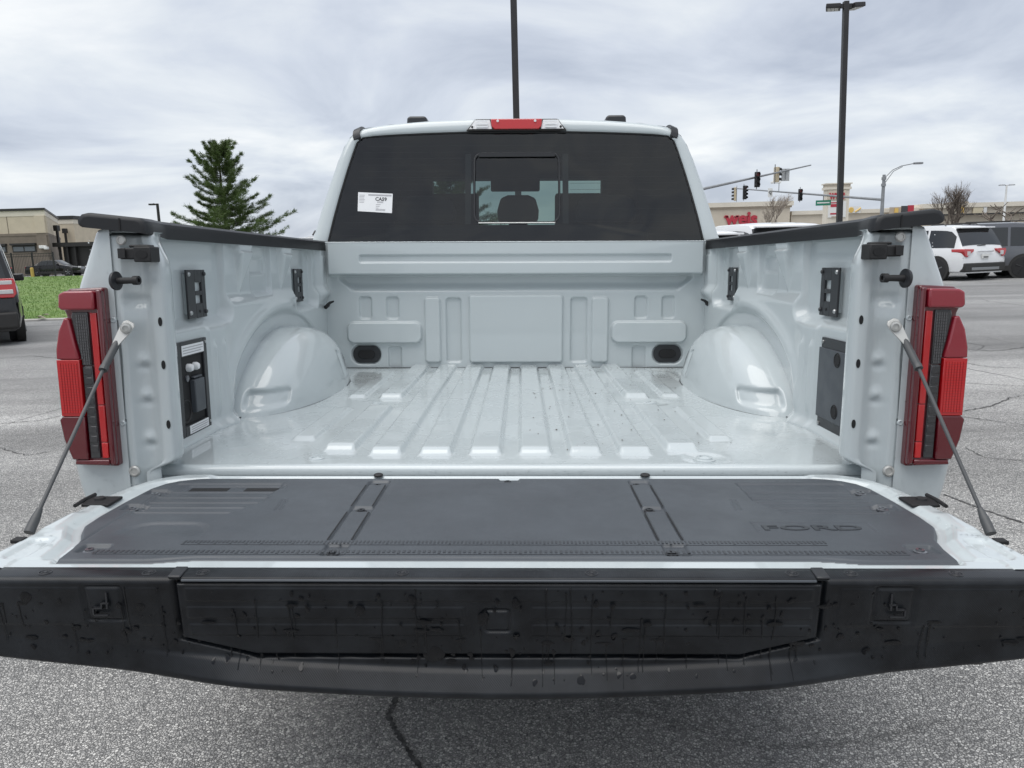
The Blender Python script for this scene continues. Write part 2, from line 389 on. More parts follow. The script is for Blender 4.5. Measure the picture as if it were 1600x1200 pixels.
def text(body, size, name, material, parent, M, depth=.002, offset=0, align='CENTER', sx=1):
    me = text_mesh(body, size, depth, offset, align); me.name = name; me.transform(M @ Matrix.Diagonal((sx, 1, 1, 1)))
    me.materials.clear()
    return finish(me, name, material, parent, False, 0, 0)
def copy_tree(o, parent=None):
    c = o.copy(); COL.objects.link(c); c.parent = parent
    for ch in list(o.children): copy_tree(ch, c)
    return c
# ------------------------------------------------------------ the pickup truck (built in its own level frame, camera height = 0)
truck = thing('pickup_truck', 'pale grey pickup truck seen from behind with its tailgate lowered over an empty bed', 'pickup truck')
truck.matrix_world = T2W @ Matrix.Translation(R0)
TI = Matrix.Translation(-R0)
def TB(mb, name, m, parent=truck, **k): return build(mb, name, m, parent, T=True, **k)
ZF = -.463                                     # bed floor
# ---- bed floor with stamped ribs
xs = np.linspace(-.868, .868, 520); ys = np.concatenate([[1.702, 1.703, 1.706, 1.711, 1.718], np.linspace(1.726, 3.44, 210)])
X, Y = np.meshgrid(xs, ys, indexing='ij')
Zb = np.full_like(X, ZF)
H = .016
for i in range(4):
    xc = .0625+.125*i
    for s in (-1, 1):
        if i < 3: segs = [(1.795, 3.50)]
        else: segs = [(1.835, 2.44), (2.60, 3.50)]
        for a, b in segs:
            px = sst((.045-np.abs(X-s*xc))/.013)
            py = sst((Y-a)/.036)*sst((b-Y)/.03)
            Zb = np.maximum(Zb, ZF+H*px*py)
for s in (-1, 1):                              # low outer ribs and the step beside the wheel housing
    Zb = np.maximum(Zb, ZF+.010*sst((.036-np.abs(X-s*.5625))/.014)*sst((Y-1.95)/.03)*sst((2.44-Y)/.03))
    Zb = np.maximum(Zb, ZF+.010*sst((.036-np.abs(X-s*.5625))/.014)*sst((Y-2.62)/.03)*sst((3.3-Y)/.03))
    for yc in (1.777, 2.528): Zb = Zb-.005*np.exp(-((np.hypot(X-s*.475, Y-yc))/.05)**4)
    Zb = Zb-.006*bmp(X, Y, min(s*.60, s*.68), max(s*.60, s*.68), 3.0, 3.38, .03, .02)
Zb += .0012*np.sin(X*9+1)*np.sin(Y*7)
lip = [(-.022), (-.012), (-.005), (-.0015), (0)]
for k, d in enumerate(lip): Zb[:, k] = ZF+d
Yv = Y.copy()
Yv[:, 0] = 1.7035
hf(np.stack([X, Yv, Zb], -1), 'bed_floor', 'bed_paint', truck)
mb = MB(); mb.box((-.86, 1.705, ZF-.09), (.86, 1.73, ZF-.021)); TB(mb, 'floor_sill', 'paint', bevel=.004)
for P_ in ([(-.8495, y, ZF+.0015) for y in np.linspace(1.80, 2.29, 8)], [(.8495, y, ZF+.0015) for y in np.linspace(1.80, 2.29, 8)], [(x, 3.4365, ZF+.001) for x in np.linspace(-.80, .80, 9)]):
    mb = MB(); mb.tube(P_, .0016, n=5); TB(mb, 'floor_seam', 'sealer')
for s, yc in ((-1, 1.772), (1, 1.779), (-1, 2.525), (1, 2.531)):
    mb = MB(); mb.lathe([(.027, 0), (.027, .002), (.020, .003), (.019, .007), (.012, .008), (.011, .005), (.004, .005)], (s*.475, yc, ZF-.0045), (0, 0, 1)); TB(mb, 'floor_bolt', 'paint')
# ---- bulkhead
xs = np.linspace(-.868, .868, 560); zs = np.linspace(ZF-.004, .108, 190)
X, Z = np.meshgrid(xs, zs, indexing='ij')
Yb = np.full_like(X, 3.44)
over = sst((Z+.042)/.014)                      # boxed top rail stands proud of the panel
inner = sst((.853-np.abs(X))/.012)
Yb -= .050*over*inner
Yb += .010*bmp(X, Z, -.70, .70, .022, .054, .008, .007)     # pressed groove along the rail
hw = .815-.05*sst((-.045-Z)/.06)
scoop = sst((hw-np.abs(X))/.03)*sst((Z+.118)/.05)*(1-over)   # hollow under the rail
Yb += .030*scoop
lw = lambda a, b, c, d, h, r=.014: -1.25*h*bmp(X, Z, a, b, c, d, r, .0085)
Yb += lw(-.21, .218, -.437, -.127, .012)
for s in (-1, 1):
    o = .0 if s < 0 else .012
    Yb += lw(*(sorted((s*.345+o*.6, s*.415+o))), -.437, -.138, .011) + lw(*(sorted((s*.25+o*.5, s*.318+o))), -.437, -.140, -.011)
    for c in (.565, .69): Yb += lw(*(sorted((s*(c-.028)+o, s*(c+.028)+o))), -.235, -.134, -.009)
    Yb += lw(*(sorted((s*.432+o, s*.774+o))), -.346, -.250, .016, .03)
    Yb += lw(*(sorted((s*.53+o, s*.59+o))), -.47, -.362, -.009)
    Yb += lw(*(sorted((s*.625+o*.8, s*.763+o))), -.446, -.355, -.010, .042)
hf(np.stack([X, Yb, Z], -1), 'bulkhead', 'paint', truck)
def bt(x): return .108
mb = MB(); mb.box((-.853, 3.3905, .108), (.853, 3.53, .113)); TB(mb, 'bulkhead_cap', 'paint', bevel=.0025)
mb = MB(); mb.box((-.86, 3.50, -.5), (.86, 3.53, .107)); TB(mb, 'bulkhead_back', 'paint')
for s, o in ((-1, 0), (1, .012)):
    xc = s*.692+o
    pill = [(math.cos(t)*.036+(.028 if math.cos(t) > 0 else -.028), math.sin(t)*.040) for t in np.linspace(0, 2*math.pi, 40, endpoint=False)]
    mb = MB(); mb.prism(pill, lambda u, v, w: (xc+u, w, -.400+v), 3.4435, 3.452); o1 = TB(mb, 'vent_plug', 'plastic_smooth', bevel=.002)
    mb = MB(); mb.prism([(u*.62, v*.5) for u, v in pill], lambda u, v, w: (xc+u, w, -.400+v), 3.438, 3.4445); TB(mb, 'vent_recess', 'black_hole', o1, bevel=.003)
    mb = MB(); c = TP(511, 477, Y=3.38) if s < 0 else TP(1106, 474, Y=3.38)
    mb.cyl(c+Vector((-s*.004, 0, .0)), c+Vector((s*.012, .02, -.01)), .009, n=10); mb.tube([c, c+Vector((-s*.015, 0, .012)), c+Vector((-s*.032, -.003, .018))], [.007, .006, .004]); TB(mb, 'tie_down_hook', 'rubber')
# ---- bed sides (pressed inner panels), wheel housings
def side_panel(s):
    ys = np.linspace(1.74, 3.444, 380); zs = np.linspace(ZF-.004, .098, 150)
    Yg, Zg = np.meshgrid(ys, zs, indexing='ij')
    A = np.full_like(Yg, .868)
    upper = sst((Zg+.15)/.03)
    lift = .020*sst((Zg+.125)/.05)
    A += np.maximum.reduce([lift, .040*bmp(Yg, Zg, 1.60, 2.315, -.155, .24, .035, .034), .036*bmp(Yg, Zg, 2.53, 2.75, -.095, .24, .03, .03), .040*bmp(Yg, Zg, 2.99, 3.30, -.165, .24, .03, .03)])
    A += .010*bmp(Yg, Zg, 2.56, 2.72, -.02, .035, .01, .012)
    for yc in (2.455, 2.885):                  # funnel shaped stake pockets
        t = np.clip((Zg+.085)/.17, 0, 1); hw = .008+.060*t**1.1
        A -= .040*t**1.0*sst((hw-np.abs(Yg-yc-.03*(t-1)))/.013+.3)
    A -= .026*sst((Yg-3.33)/.05)*sst((Zg+.155)/.05)       # corner box towards the bulkhead
    e = np.sqrt(((Yg-2.80)/.60)**2+((np.maximum(Zg, ZF)-ZF)/.325)**2)
    A -= .013*gau((e-1)*.40, .026)*sst((2.98-Yg)/.12)     # rib round the wheel housing
    A += .010*sst((.955-e)/.08)
    A -= .008*sst((-.16-Zg)/.02)*sst((Yg-2.105)/.012)*sst((2.31-Yg)/.1)
    for yc in (2.137, 2.205):
        A -= .010*gau(Yg-yc, .010)*sst((-.20-Zg)/.03)*sst((Zg+.44)/.05)
    A -= .022*np.exp(-((Zg-ZF)/.018)**2)                  # fillet into the floor
    A = np.where(Zg > .05, np.maximum(A, .8655), A)
    return hf(np.stack([s*A, Yg, Zg], -1), 'bed_side_panel', 'paint', truck, flip=(s > 0))
def wheel_housing(s):
    th = np.linspace(0, math.pi, 90); tt = np.concatenate([np.linspace(0, .86, 26), np.linspace(.862, 1, 34)])
    # arch profile seen from the side, then pulled inboard with a rounded shoulder
    def prof(c):
        hp = np.array([(-.525, 0), (-.508, .03), (-.484, .062), (-.440, .102), (-.385, .140), (-.315, .176), (-.235, .207), (-.145, .231), (-.06, .242), (0, .244), (.06, .242), (.145, .231), (.235, .207), (.315, .176), (.385, .140), (.440, .102), (.484, .062), (.508, .03), (.525, 0)])
        u_ = np.linspace(0, 1, len(hp)); y = 2.80-np.interp(1-th/math.pi, u_, hp[:, 0])*-1; z = ZF+np.interp(th/math.pi, u_, hp[:, 1])
        ker = np.ones(5)/5; y[2:-2] = np.convolve(y, ker, 'valid'); z[2:-2] = np.convolve(z, ker, 'valid')
        return y, z
    y0, z0 = prof(0); rows = []
    for x, k in [(.888, 1.0), (.865, .9995), (.845, .997), (.825, .992), (.805, .984), (.788, .972), (.773, .954), (.760, .930), (.748, .898), (.737, .858), (.727, .81), (.717, .75), (.707, .68), (.697, .58), (.687, .46), (.677, .32), (.669, .16), (.662, .0)]:
        yy = 2.80+(y0-2.80)*(1-(1-k)*.80); zz = ZF+(z0-ZF)*k
        xx = np.full_like(yy, x)
        # the rear face leans outboard, so the plan corner is generously rounded
        q = np.clip((2.62-yy)/.36, 0, 1)
        xx = xx+(.872-xx)*.26*q**2.2
        q2 = np.clip((yy-3.0)/.32, 0, 1); xx = xx+(.872-xx)*.45*q2**1.6
        rows.append(np.stack([s*xx, yy, zz], -1))
    A = np.array(rows)
    # resample smoothly across x
    from_idx = np.linspace(0, len(rows)-1, 120); i0 = np.minimum(from_idx.astype(int), len(rows)-2); f_ = (from_idx-i0)[:, None, None]
    def cr(i): return A[np.clip(i, 0, len(rows)-1)]
    P0, P1, P2, P3 = cr(i0-1), cr(i0), cr(i0+1), cr(i0+2)
    B = .5*(2*P1+(P2-P0)*f_+(2*P0-5*P1+4*P2-P3)*f_**2+(3*P1-P0-3*P2+P3)*f_**3)
    # pressed pocket low on the rear face and two soft flutes on the inner face
    pk = bmp(np.abs(B[..., 0]), B[..., 2], .735, .848, ZF+.024, ZF+.072, .012, .014)*sst((2.45-B[..., 1])/.04)
    B[..., 1] += .024*pk
    for yc in (2.93, 3.06): B[..., 0] += s*.006*gau(B[..., 1]-yc, .022)*sst((B[..., 2]-ZF-.03)/.03)*sst((ZF+.20-B[..., 2])/.03)*(np.abs(B[..., 0]) < .70)
    o = hf(B, 'wheel_housing', 'paint', truck, flip=(s < 0))
    mb = MB(); a = B[2]; mb.tube([tuple(p) for p in a[2:-2:2]], .0022, n=5)
    b = [(B[i, 0, 0]*1.0, B[i, 0, 1]-.001, ZF+.001) for i in range(0, 120, 3)]+[(B[i, -1, 0], B[i, -1, 1], ZF+.001) for i in range(119, 0, -3)]
    edge = [(B[i, j, 0]-s*.001, B[i, j, 1], ZF+.001) for i, j in [(i, 0) for i in range(2, 120, 3)]]
    mb.tube(edge, .0018, n=5)
    TB(mb, 'housing_seam', 'sealer', o)
# ---- black rail caps
def rail_cap(s):
    prof = [(.8625, .070), (.8625, .094), (.866, .107), (.876, .114), (.905, .117), (.928, .114), (.938, .103), (.938, .088), (.93, .083)]
    st = [(1.625, 'e0'), (1.630, 'e1'), (1.645, 1), (1.70, 1), (1.76, 1), (1.82, .6), (1.90, .30), (2.2, .22), (2.8, .1), (3.53, 0)]
    rows = []
    for y, k in st:
        r = []
        for a, z in prof:
            f_ = k if not isinstance(k, str) else 1
            za = z+.006*(y-1.85)/1.7+(.003*f_)*(z > .09)+(.003*f_ if z < .08 and a < .9 else 0)+(.006*f_ if z < .09 and a > .92 else 0)
            aa = a
            if y < 1.75: aa = aa-.010*sst((1.72-y)/.10)*(a > .92)
            if y < 1.90 and a < .89: q_ = float(np.clip((1.90-y)/.25, 0, 1)); aa = aa-.082*q_; za -= .009*q_*(z > .09)
            if k == 'e0': aa = .855+(aa-.855)*.93; za = .083+(za-.083)*.84
            if k == 'e1': aa = .855+(aa-.855)*.985; za = .083+(za-.083)*.96
            r.append((s*aa, y, za))
        rows.append(r)
    mb = MB(); mb.grid(np.array(rows)); n = len(prof); mb.f.append(tuple(range(n))); mb.f.append(tuple(range((len(st)-1)*n, len(st)*n)))
    o = TB(mb, 'bed_rail_cap', 'rail_plastic', smooth=35, bevel=.004)
    mb = MB(); mb.box((min(s*.833, s*.8365), 1.6235, .080), (max(s*.833, s*.8365), 1.64, .106)); TB(mb, 'cap_joint', 'black_hole', o)
# ---- rear pillars (the door jamb of the tailgate)
def pillar(s):
    a0 = [.892, .885, .875, .866, .858, .853, .849, .844, .839, .834, .829, .824, .819, .814, .809, .804, .800, .796, .792, .788, .783, .778, .773, .769, .766, .764, .7635, .765, .770, .785, .82, .86, .885]
    y0 = [1.644, 1.641, 1.640, 1.640, 1.641, 1.643, 1.647, 1.652, 1.656, 1.659, 1.661, 1.662, 1.662, 1.661, 1.659, 1.656, 1.653, 1.650, 1.648, 1.647, 1.6465, 1.6465, 1.647, 1.649, 1.653, 1.659, 1.667, 1.68, 1.70, 1.735, 1.775, 1.80, 1.81]
    y0 = [y+.008 for y in y0]
    k = np.linspace(0, len(a0)-1, 130); a1 = np.interp(k, range(len(a0)), a0); y1 = np.interp(k, range(len(a0)), y0)
    zs = np.linspace(-.56, .079, 170)
    A, Z = np.meshgrid(a1, zs, indexing='ij'); Yy = np.meshgrid(y1, zs, indexing='ij')[0]
    inn = np.meshgrid(k/ (len(a0)-1), zs, indexing='ij')[0]
    w = sst((A*0+inn-.45)/.2)*(inn < .88)+(inn >= .88)*sst((1-inn)/.12)
    A = A+.022*sst((Z-.0)/.07)*w
    A = A+.055*sst((-.432-Z)/.035)*w
    for zc in (-.205, -.285, -.385): Yy = Yy-.007*np.exp(-(((A-.826)/.010)**2+((Z-zc)/.012)**2)); 
    for zc in (-.222, -.303, -.402): Yy = Yy+.004*np.exp(-(((A-.826)/.014)**2+((Z-zc)/.008)**2))
    Yy = Yy+.007*bmp(A, Z, .80, .852, -.085, -.062, .006, .02)
    Yy = Yy-.010*np.exp(-(((A-.835)/.025)**2+((Z+.115)/.035)**2))       # boss that carries the cable bolt
    Yy = Yy+.004*sst((A-.876)/.003)*sst((.05-Z)/.02)+.05*sst((Z-.069)/.012)*(inn < .8)
    o = hf(np.stack([s*A, Yy, Z], -1), 'tailgate_pillar', 'paint', truck, flip=(s < 0))
    T_ = lambda px, py: (lambda v: Vector((s*abs(v.x), v.y, v.z)))(TP(px, py, Y=1.6455))
    mb = MB(); mb.tube([T_(*p) for p in ((169, 430), (170, 478), (174, 500), (180, 506), (182, 516))], .0013, n=4)
    mb.tube([T_(*p) for p in ((173, 512), (176, 560), (184, 648), (197, 656), (194, 668), (189, 676), (191, 700), (197, 745))], .0014, n=4)
    mb.tube([T_(*p) for p in ((184, 500), (190, 560), (195, 652))], .0011, n=4); TB(mb, 'panel_seam', 'seam_grey', o)
    for px, py, r in ((190, 375, .011), (178, 500, .0065), (193, 661, .0065), (211, 736, .013)):
        p = T_(px, py); mb = MB(); mb.lathe([(r, 0), (r, .003), (r*.75, .005), (r*.6, .005), (r*.55, .003), (r*.25, .003)], p, (0, -1, 0), n=16); TB(mb, 'pillar_bolt', 'zinc' if r > .007 else 'paint', o)
    for z, a in ((-.118, .777), (-.215, .777), (-.352, .776)):
        mb = MB(); mb.lathe([(.0075, 0), (.0075, .0012), (.001, .0012)], (s*a, 1.6545, z), (0, -1, 0), n=14)
        mb.v = [(s*a+(x-s*a)*.62, y, z+(zz-z)*1.35) for x, y, zz in mb.v]; TB(mb, 'drain_hole', 'black_hole', o)
    # rubber stop block
    c = Vector((s*.802, 1.63, .032)); mb = MB()
    mb.box((c.x-s*.036 if s > 0 else c.x-.002, 1.612, .013), (c.x+.002 if s > 0 else c.x+.036, 1.655, .046)); mb.box((c.x-.001 if s > 0 else c.x-.034, 1.616, .019), (c.x+.034 if s > 0 else c.x+.001, 1.655, .043)); mb.box((c.x-s*.006-.022, 1.622, .044), (c.x-s*.006+.022, 1.65, .050)); ob = TB(mb, 'stop_block', 'rubber', bevel=.004)
    mb = MB(); hole = [(math.cos(t)*.013, math.sin(t)*.009) for t in np.linspace(0, 2*math.pi, 18, endpoint=False)]
    mb.prism(hole, lambda u, v, w: (c.x-s*.016+u, w, .029+v), 1.6105, 1.613); TB(mb, 'block_recess', 'black_hole', ob)
    mb = MB(); mb.box((c.x+s*.026-.008, 1.609, .021), (c.x+s*.026+.008, 1.613, .042)); TB(mb, 'block_rib', 'rubber', ob, bevel=.001)
    # striker pin
    p = Vector((s*.848, 1.616, -.027)); d = Vector((-s, -.10, .02)).normalized()
    mb = MB(); mb.lathe([(.019, -.004), (.0205, -.001), (.0205, .003), (.012, .005)], p, d, n=24); o2 = TB(mb, 'striker', 'plastic_smooth')
    mb = MB(); mb.lathe([(.0075, 0), (.0068, .034), (.0068, .040), (.0098, .041), (.0098, .053), (.005, .053), (.005, .049), (.001, .049)], p, d, n=18); TB(mb, 'striker_pin', 'rubber', o2)
    for k in range(2):
        pass
# ---- outer body: quarter panels with the corner below and above the lamps
def quarter(s):
    prof = [(.872, .0835), (.895, .085), (.904, .082), (.909, .075), (.921, .045), (.936, .008), (.953, -.033), (.975, -.10), (.990, -.17), (1.004, -.26), (1.008, -.36), (1.004, -.44), (.995, -.50), (.975, -.58), (.955, -.66), (.935, -.74)]
    rows = []
    for y, k in ((1.652, .868), (1.647, .893), (1.645, .91), (1.645, None)):
        pass
    st = [1.643, 1.646, 1.654, 1.668, 1.70, 1.78, 2.0, 2.6, 3.2, 3.50]
    inset = [.030, .016, .006, .001, 0, 0, 0, 0, 0, 0]
    mb = MB(); rows = []
    for y, d in zip(st, inset):
        rows.append([(s*(a-d-(.0 if y < 1.7 else 0)+.012*sst((y-1.8)/.8)*(z < .03)), y, z) for a, z in prof])
    mb.grid(np.array(rows))
    # closing face of the corner, towards the tailgate
    n = len(prof)
    for j in range(n-1):
        a = mb.v[j]; b = mb.v[j+1]
        base = len(mb.v); mb.v += [(s*.8685, 1.643, a[2]), (s*.8685, 1.643, b[2])]; mb.f.append((j, j+1, base+1, base))
    o = TB(mb, 'quarter_panel', 'paint', smooth=40)
    # wheel opening: dark liner and tyre
    return o
# ---- tail lamps
def lamp(s):
    root = None
    def pc(name, m, poly, y0, y1, parent=None, bevel=.003, lean=0):
        mb = MB(); mb.prism(poly, lambda u, v, w: (s*u, w, v), y0, y1); return TB(mb, name, m, parent or truck, bevel=bevel, seg=3, smooth=45)
    hou = [(.882, -.041), (.957, -.044), (.9715, -.052), (.975, -.088), (.968, -.104), (.982, -.135), (.991, -.175), (.993, -.215), (.992, -.322), (1.000, -.331), (.994, -.375), (.979, -.436), (.945, -.440), (.882, -.443)]
    root = pc('tail_lamp', 'lens_dark', hou, 1.624, 1.74, bevel=.006)
    pc('lamp_side', 'lens_dark', [(.95, -.10), (.978, -.135), (.989, -.175), (.990, -.32), (.996, -.331), (.990, -.375), (.975, -.43), (.95, -.43)], 1.745, 1.93, root, bevel=.01)
    pc('lamp_cap', 'lens_cap', [(.897, -.048), (.961, -.049), (.974, -.055), (.977, -.084), (.970, -.090), (.898, -.089)], 1.609, 1.70, root, bevel=.006)
    pc('lamp_bezel', 'lens_dark', [(.8835, -.046), (.8955, -.046), (.8955, -.434), (.8835, -.438)], 1.614, 1.63, root, bevel=.004)
    pc('lamp_bezel', 'lens_dark', [(.8965, -.425), (.972, -.425), (.975, -.436), (.8965, -.438)], 1.614, 1.63, root, bevel=.003)
    pc('lamp_strip', 'lens_red', [(.899, -.096), (.9135, -.096), (.9135, -.30), (.899, -.30)], 1.618, 1.63, root, bevel=.002)
    pc('lamp_strip', 'lens_red', [(.899, -.3012), (.9135, -.3012), (.9135, -.385), (.899, -.385)], 1.6185, 1.63, root, bevel=.002)
    pc('lamp_strip', 'lens_bright', [(.899, -.3862), (.9135, -.3862), (.9135, -.422), (.899, -.422)], 1.6185, 1.63, root, bevel=.002)
    rl = pc('reverse_lens', 'lens_smoke', [(.9185, -.094), (.952, -.094), (.955, -.105), (.949, -.15), (.9405, -.197), (.9405, -.212), (.9185, -.212)], 1.6185, 1.63, root, bevel=.002)
    mb = MB()
    for k in range(17):
        z = -.100-.0065*k; w = .948-.0085*max(0, (k-4))/8*.8
        for j in range(6):
            x0 = .921+.0048*j
            if x0+.0034 < w: mb.box((min(s*x0, s*(x0+.0034)), 1.6165, z-.0052), (max(s*x0, s*(x0+.0034)), 1.619, z))
    TB(mb, 'reverse_reflector', 'lens_grey', rl)
    sm = pc('smoked_lens', 'lens_smoke', [(.9185, -.2135), (.9405, -.2135), (.9405, -.422), (.9185, -.422)], 1.6185, 1.63, root, bevel=.002)
    mb = MB()
    for k in range(9): mb.box((min(s*.9205, s*.9385), 1.6172, -.232-.022*k), (max(s*.9205, s*.9385), 1.619, -.2165-.022*k))
    TB(mb, 'lens_segment', 'lens_smoke', sm, bevel=.001)
    pc('side_marker', 'lens_cap', [(.958, -.108), (.968, -.106), (.983, -.135), (.992, -.175), (.9932, -.1981), (.9425, -.1981), (.950, -.16)], 1.612, 1.80, root, bevel=.004)
    ol = pc('brake_lens', 'lens_red', [(.9425, -.1986), (.9932, -.1986), (.9928, -.3248), (.9425, -.3248)], 1.6122, 1.80, root, bevel=.0015)
    mb = MB()
    for k in range(19):
        for j in range(7): 
            x0 = .948+.0060*j; z = -.206-.0059*k
            mb.box((min(s*x0, s*(x0+.0045)), 1.6105, z-.0045), (max(s*x0, s*(x0+.0045)), 1.613, z))
    TB(mb, 'lens_facets', 'lens_bright', ol)
    pc('lower_lens', 'lens_dark', [(.9425, -.3253), (.992, -.3253), (.999, -.333), (.993, -.378), (.978, -.424), (.9425, -.424)], 1.6124, 1.80, root, bevel=.003)
# ---- cargo plates, sockets
def plate(s, y0, y1, z0, z1, x):
    mb = MB(); t = .006; lo, hi = sorted((s*x, s*(x+t)))
    h0, h1 = y0+(y1-y0)*.42, y0+(y1-y0)*.78; zz = [z0, z0+(z1-z0)*.30, z0+(z1-z0)*.47, z0+(z1-z0)*.56, z0+(z1-z0)*.74, z1]
    if s > 0: pass
    mb.box((lo, y0, z0), (hi, h0, z1)); mb.box((lo, h1, z0), (hi, y1, z1))
    mb.box((lo, h0, zz[0]), (hi, h1, zz[1])); mb.box((lo, h0, zz[2]), (hi, h1, zz[3])); mb.box((lo, h0, zz[4]), (hi, h1, zz[5]))
    o = TB(mb, 'cargo_plate', 'plastic_smooth', bevel=.0015)
    for y in (y0+.011, y1-.009):
        for z in (z0+.016, z1-.012):
            mb = MB(); mb.lathe([(.0065, 0), (.0065, .002), (.0045, .005), (.002, .005)], (s*x, y, z), (-s, 0, 0), n=12); TB(mb, 'plate_screw', 'steel' if (y < (y0+y1)/2) else 'plastic_smooth', o)
    mb = MB(); mb.lathe([(.0045, 0), (.0045, .001), (.001, .001)], (s*x, (h0+h1)/2, z0+.018), (-s, 0, 0), n=10); TB(mb, 'plate_hole', 'black_hole', o)
    mb = MB(); l2, h2 = sorted((s*(x+t+.002), s*(x+t+.03))); mb.box((l2, y0+.012, z0+.012), (h2, y1-.012, z1-.012)); TB(mb, 'plate_mount', 'paint', o)
for s in (-1, 1):
    side_panel(s); wheel_housing(s); rail_cap(s); pillar(s); quarter(s); lamp(s)
    plate(s, 2.055, 2.175, -.140, -.005, .890); plate(s, 3.035, 3.150, -.140, -.005, .890)
# left: power outlet box in its black frame
def outlet():
    x = -.868; y0, y1 = 1.90, 2.085; z0, z1 = -.446, -.192
    mb = MB(); t = .008; ft = .022
    mb.box((x, y0, z0), (x+t, y0+ft, z1)); mb.box((x, y1-ft, z0), (x+t, y1, z1)); mb.box((x, y0+ft, z0), (x+t, y1-ft, z0+.030)); mb.box((x, y0+ft, z1-.040), (x+t, y1-ft, z1))
    o = TB(mb, 'outlet_frame', 'plastic_smooth', bevel=.002)
    mb = MB(); mb.box((x-.003, y0+ft, z0+.030), (x+.0012, y1-ft, z1-.040)); TB(mb, 'outlet_back', 'black_hole', o)
    mb = MB(); mb.box((x+t, y0+.028, z1-.037), (x+t+.0006, y1-.022, z1-.010)); lb = TB(mb, 'warning_label', 'label_white', o)
    mb = MB(); 
    for k in range(3): mb.box((x+t+.0006, y0+.034, z1-.018-.007*k), (x+t+.0009, y1-.028-.012*(k == 2), z1-.0155-.007*k))
    TB(mb, 'label_print', 'label_grey', o)
    mb = MB(); mb.box((x+t, y0+.045, z0+.005), (x+t+.0006, y1-.020, z0+.028)); TB(mb, 'warning_label', 'label_white', o)
    mb = MB()
    for k in range(3): mb.box((x+t+.0006, y0+.055, z0+.021-.006*k), (x+t+.0009, y1-.026-.010*(k == 2), z0+.023-.006*k))
    TB(mb, 'label_print', 'label_grey', o)
    for y in (y0+.070, y0+.108):
        mb = MB(); mb.lathe([(.011, -.002), (.011, .010), (.008, .016), (.003, .018)], (x, y, z1-.072), (1, 0, 0), n=16); TB(mb, 'outlet_button', 'label_white', o)
    mb = MB(); mb.lathe([(.009, -.002), (.009, .006), (.005, .008)], (x, y0+.058, z1-.100), (1, 0, 0), n=14); TB(mb, 'outlet_knob', 'gray_paint', o)
    mb = MB(); mb.box((x, y0+.078, z0+.058), (x+.016, y1-.045, z0+.148)); mb.box((x, y0+.085, z0+.150), (x+.012, y1-.05, z0+.156)); TB(mb, 'socket_lid', 'plastic', o, bevel=.004)
    mb = MB(); mb.ring((x+.002, y0+.044, z0+.068), (1, 0, 0), .030, .003, n=24); TB(mb, 'socket_ring', 'rubber', o)
    for y, z in ((y1-.010, z1-.012), (y1-.010, z0+.016)):
        mb = MB(); mb.lathe([(.004, 0), (.0038, .002), (.001, .002)], (x+t, y, z), (1, 0, 0), n=10); TB(mb, 'frame_screw', 'steel', o)
outlet()
def cover():
    x = .868; y0, y1 = 1.91, 2.075; z0, z1 = -.450, -.194
    mb = MB(); mb.box((x-.006, y0, z0), (x, y1, z1)); o = TB(mb, 'outlet_cover', 'plastic_smooth', bevel=.003)
    mb = MB(); mb.box((x-.010, y0, z0+.034), (x-.0055, y1+.004, z1-.028)); TB(mb, 'cover_panel', 'plastic', o, bevel=.003)
    for z in (z1-.052, z0+.066):
        mb = MB(); mb.ring((x-.010, y0+.045, z), (1, 0, 0), .018, .002, n=24); mb.lathe([(.0145, 0), (.0145, .0015), (.001, .0015)], (x-.010, y0+.045, z), (-1, 0, 0), n=20); TB(mb, 'cover_plug', 'black_hole', o)
    for y, z in ((y1-.012, z1-.013), (y1-.012, z0+.015)):
        mb = MB(); mb.lathe([(.0055, 0), (.005, .003), (.001, .003)], (x-.006, y, z), (-1, 0, 0), n=10); TB(mb, 'cover_screw', 'steel', o)
cover()
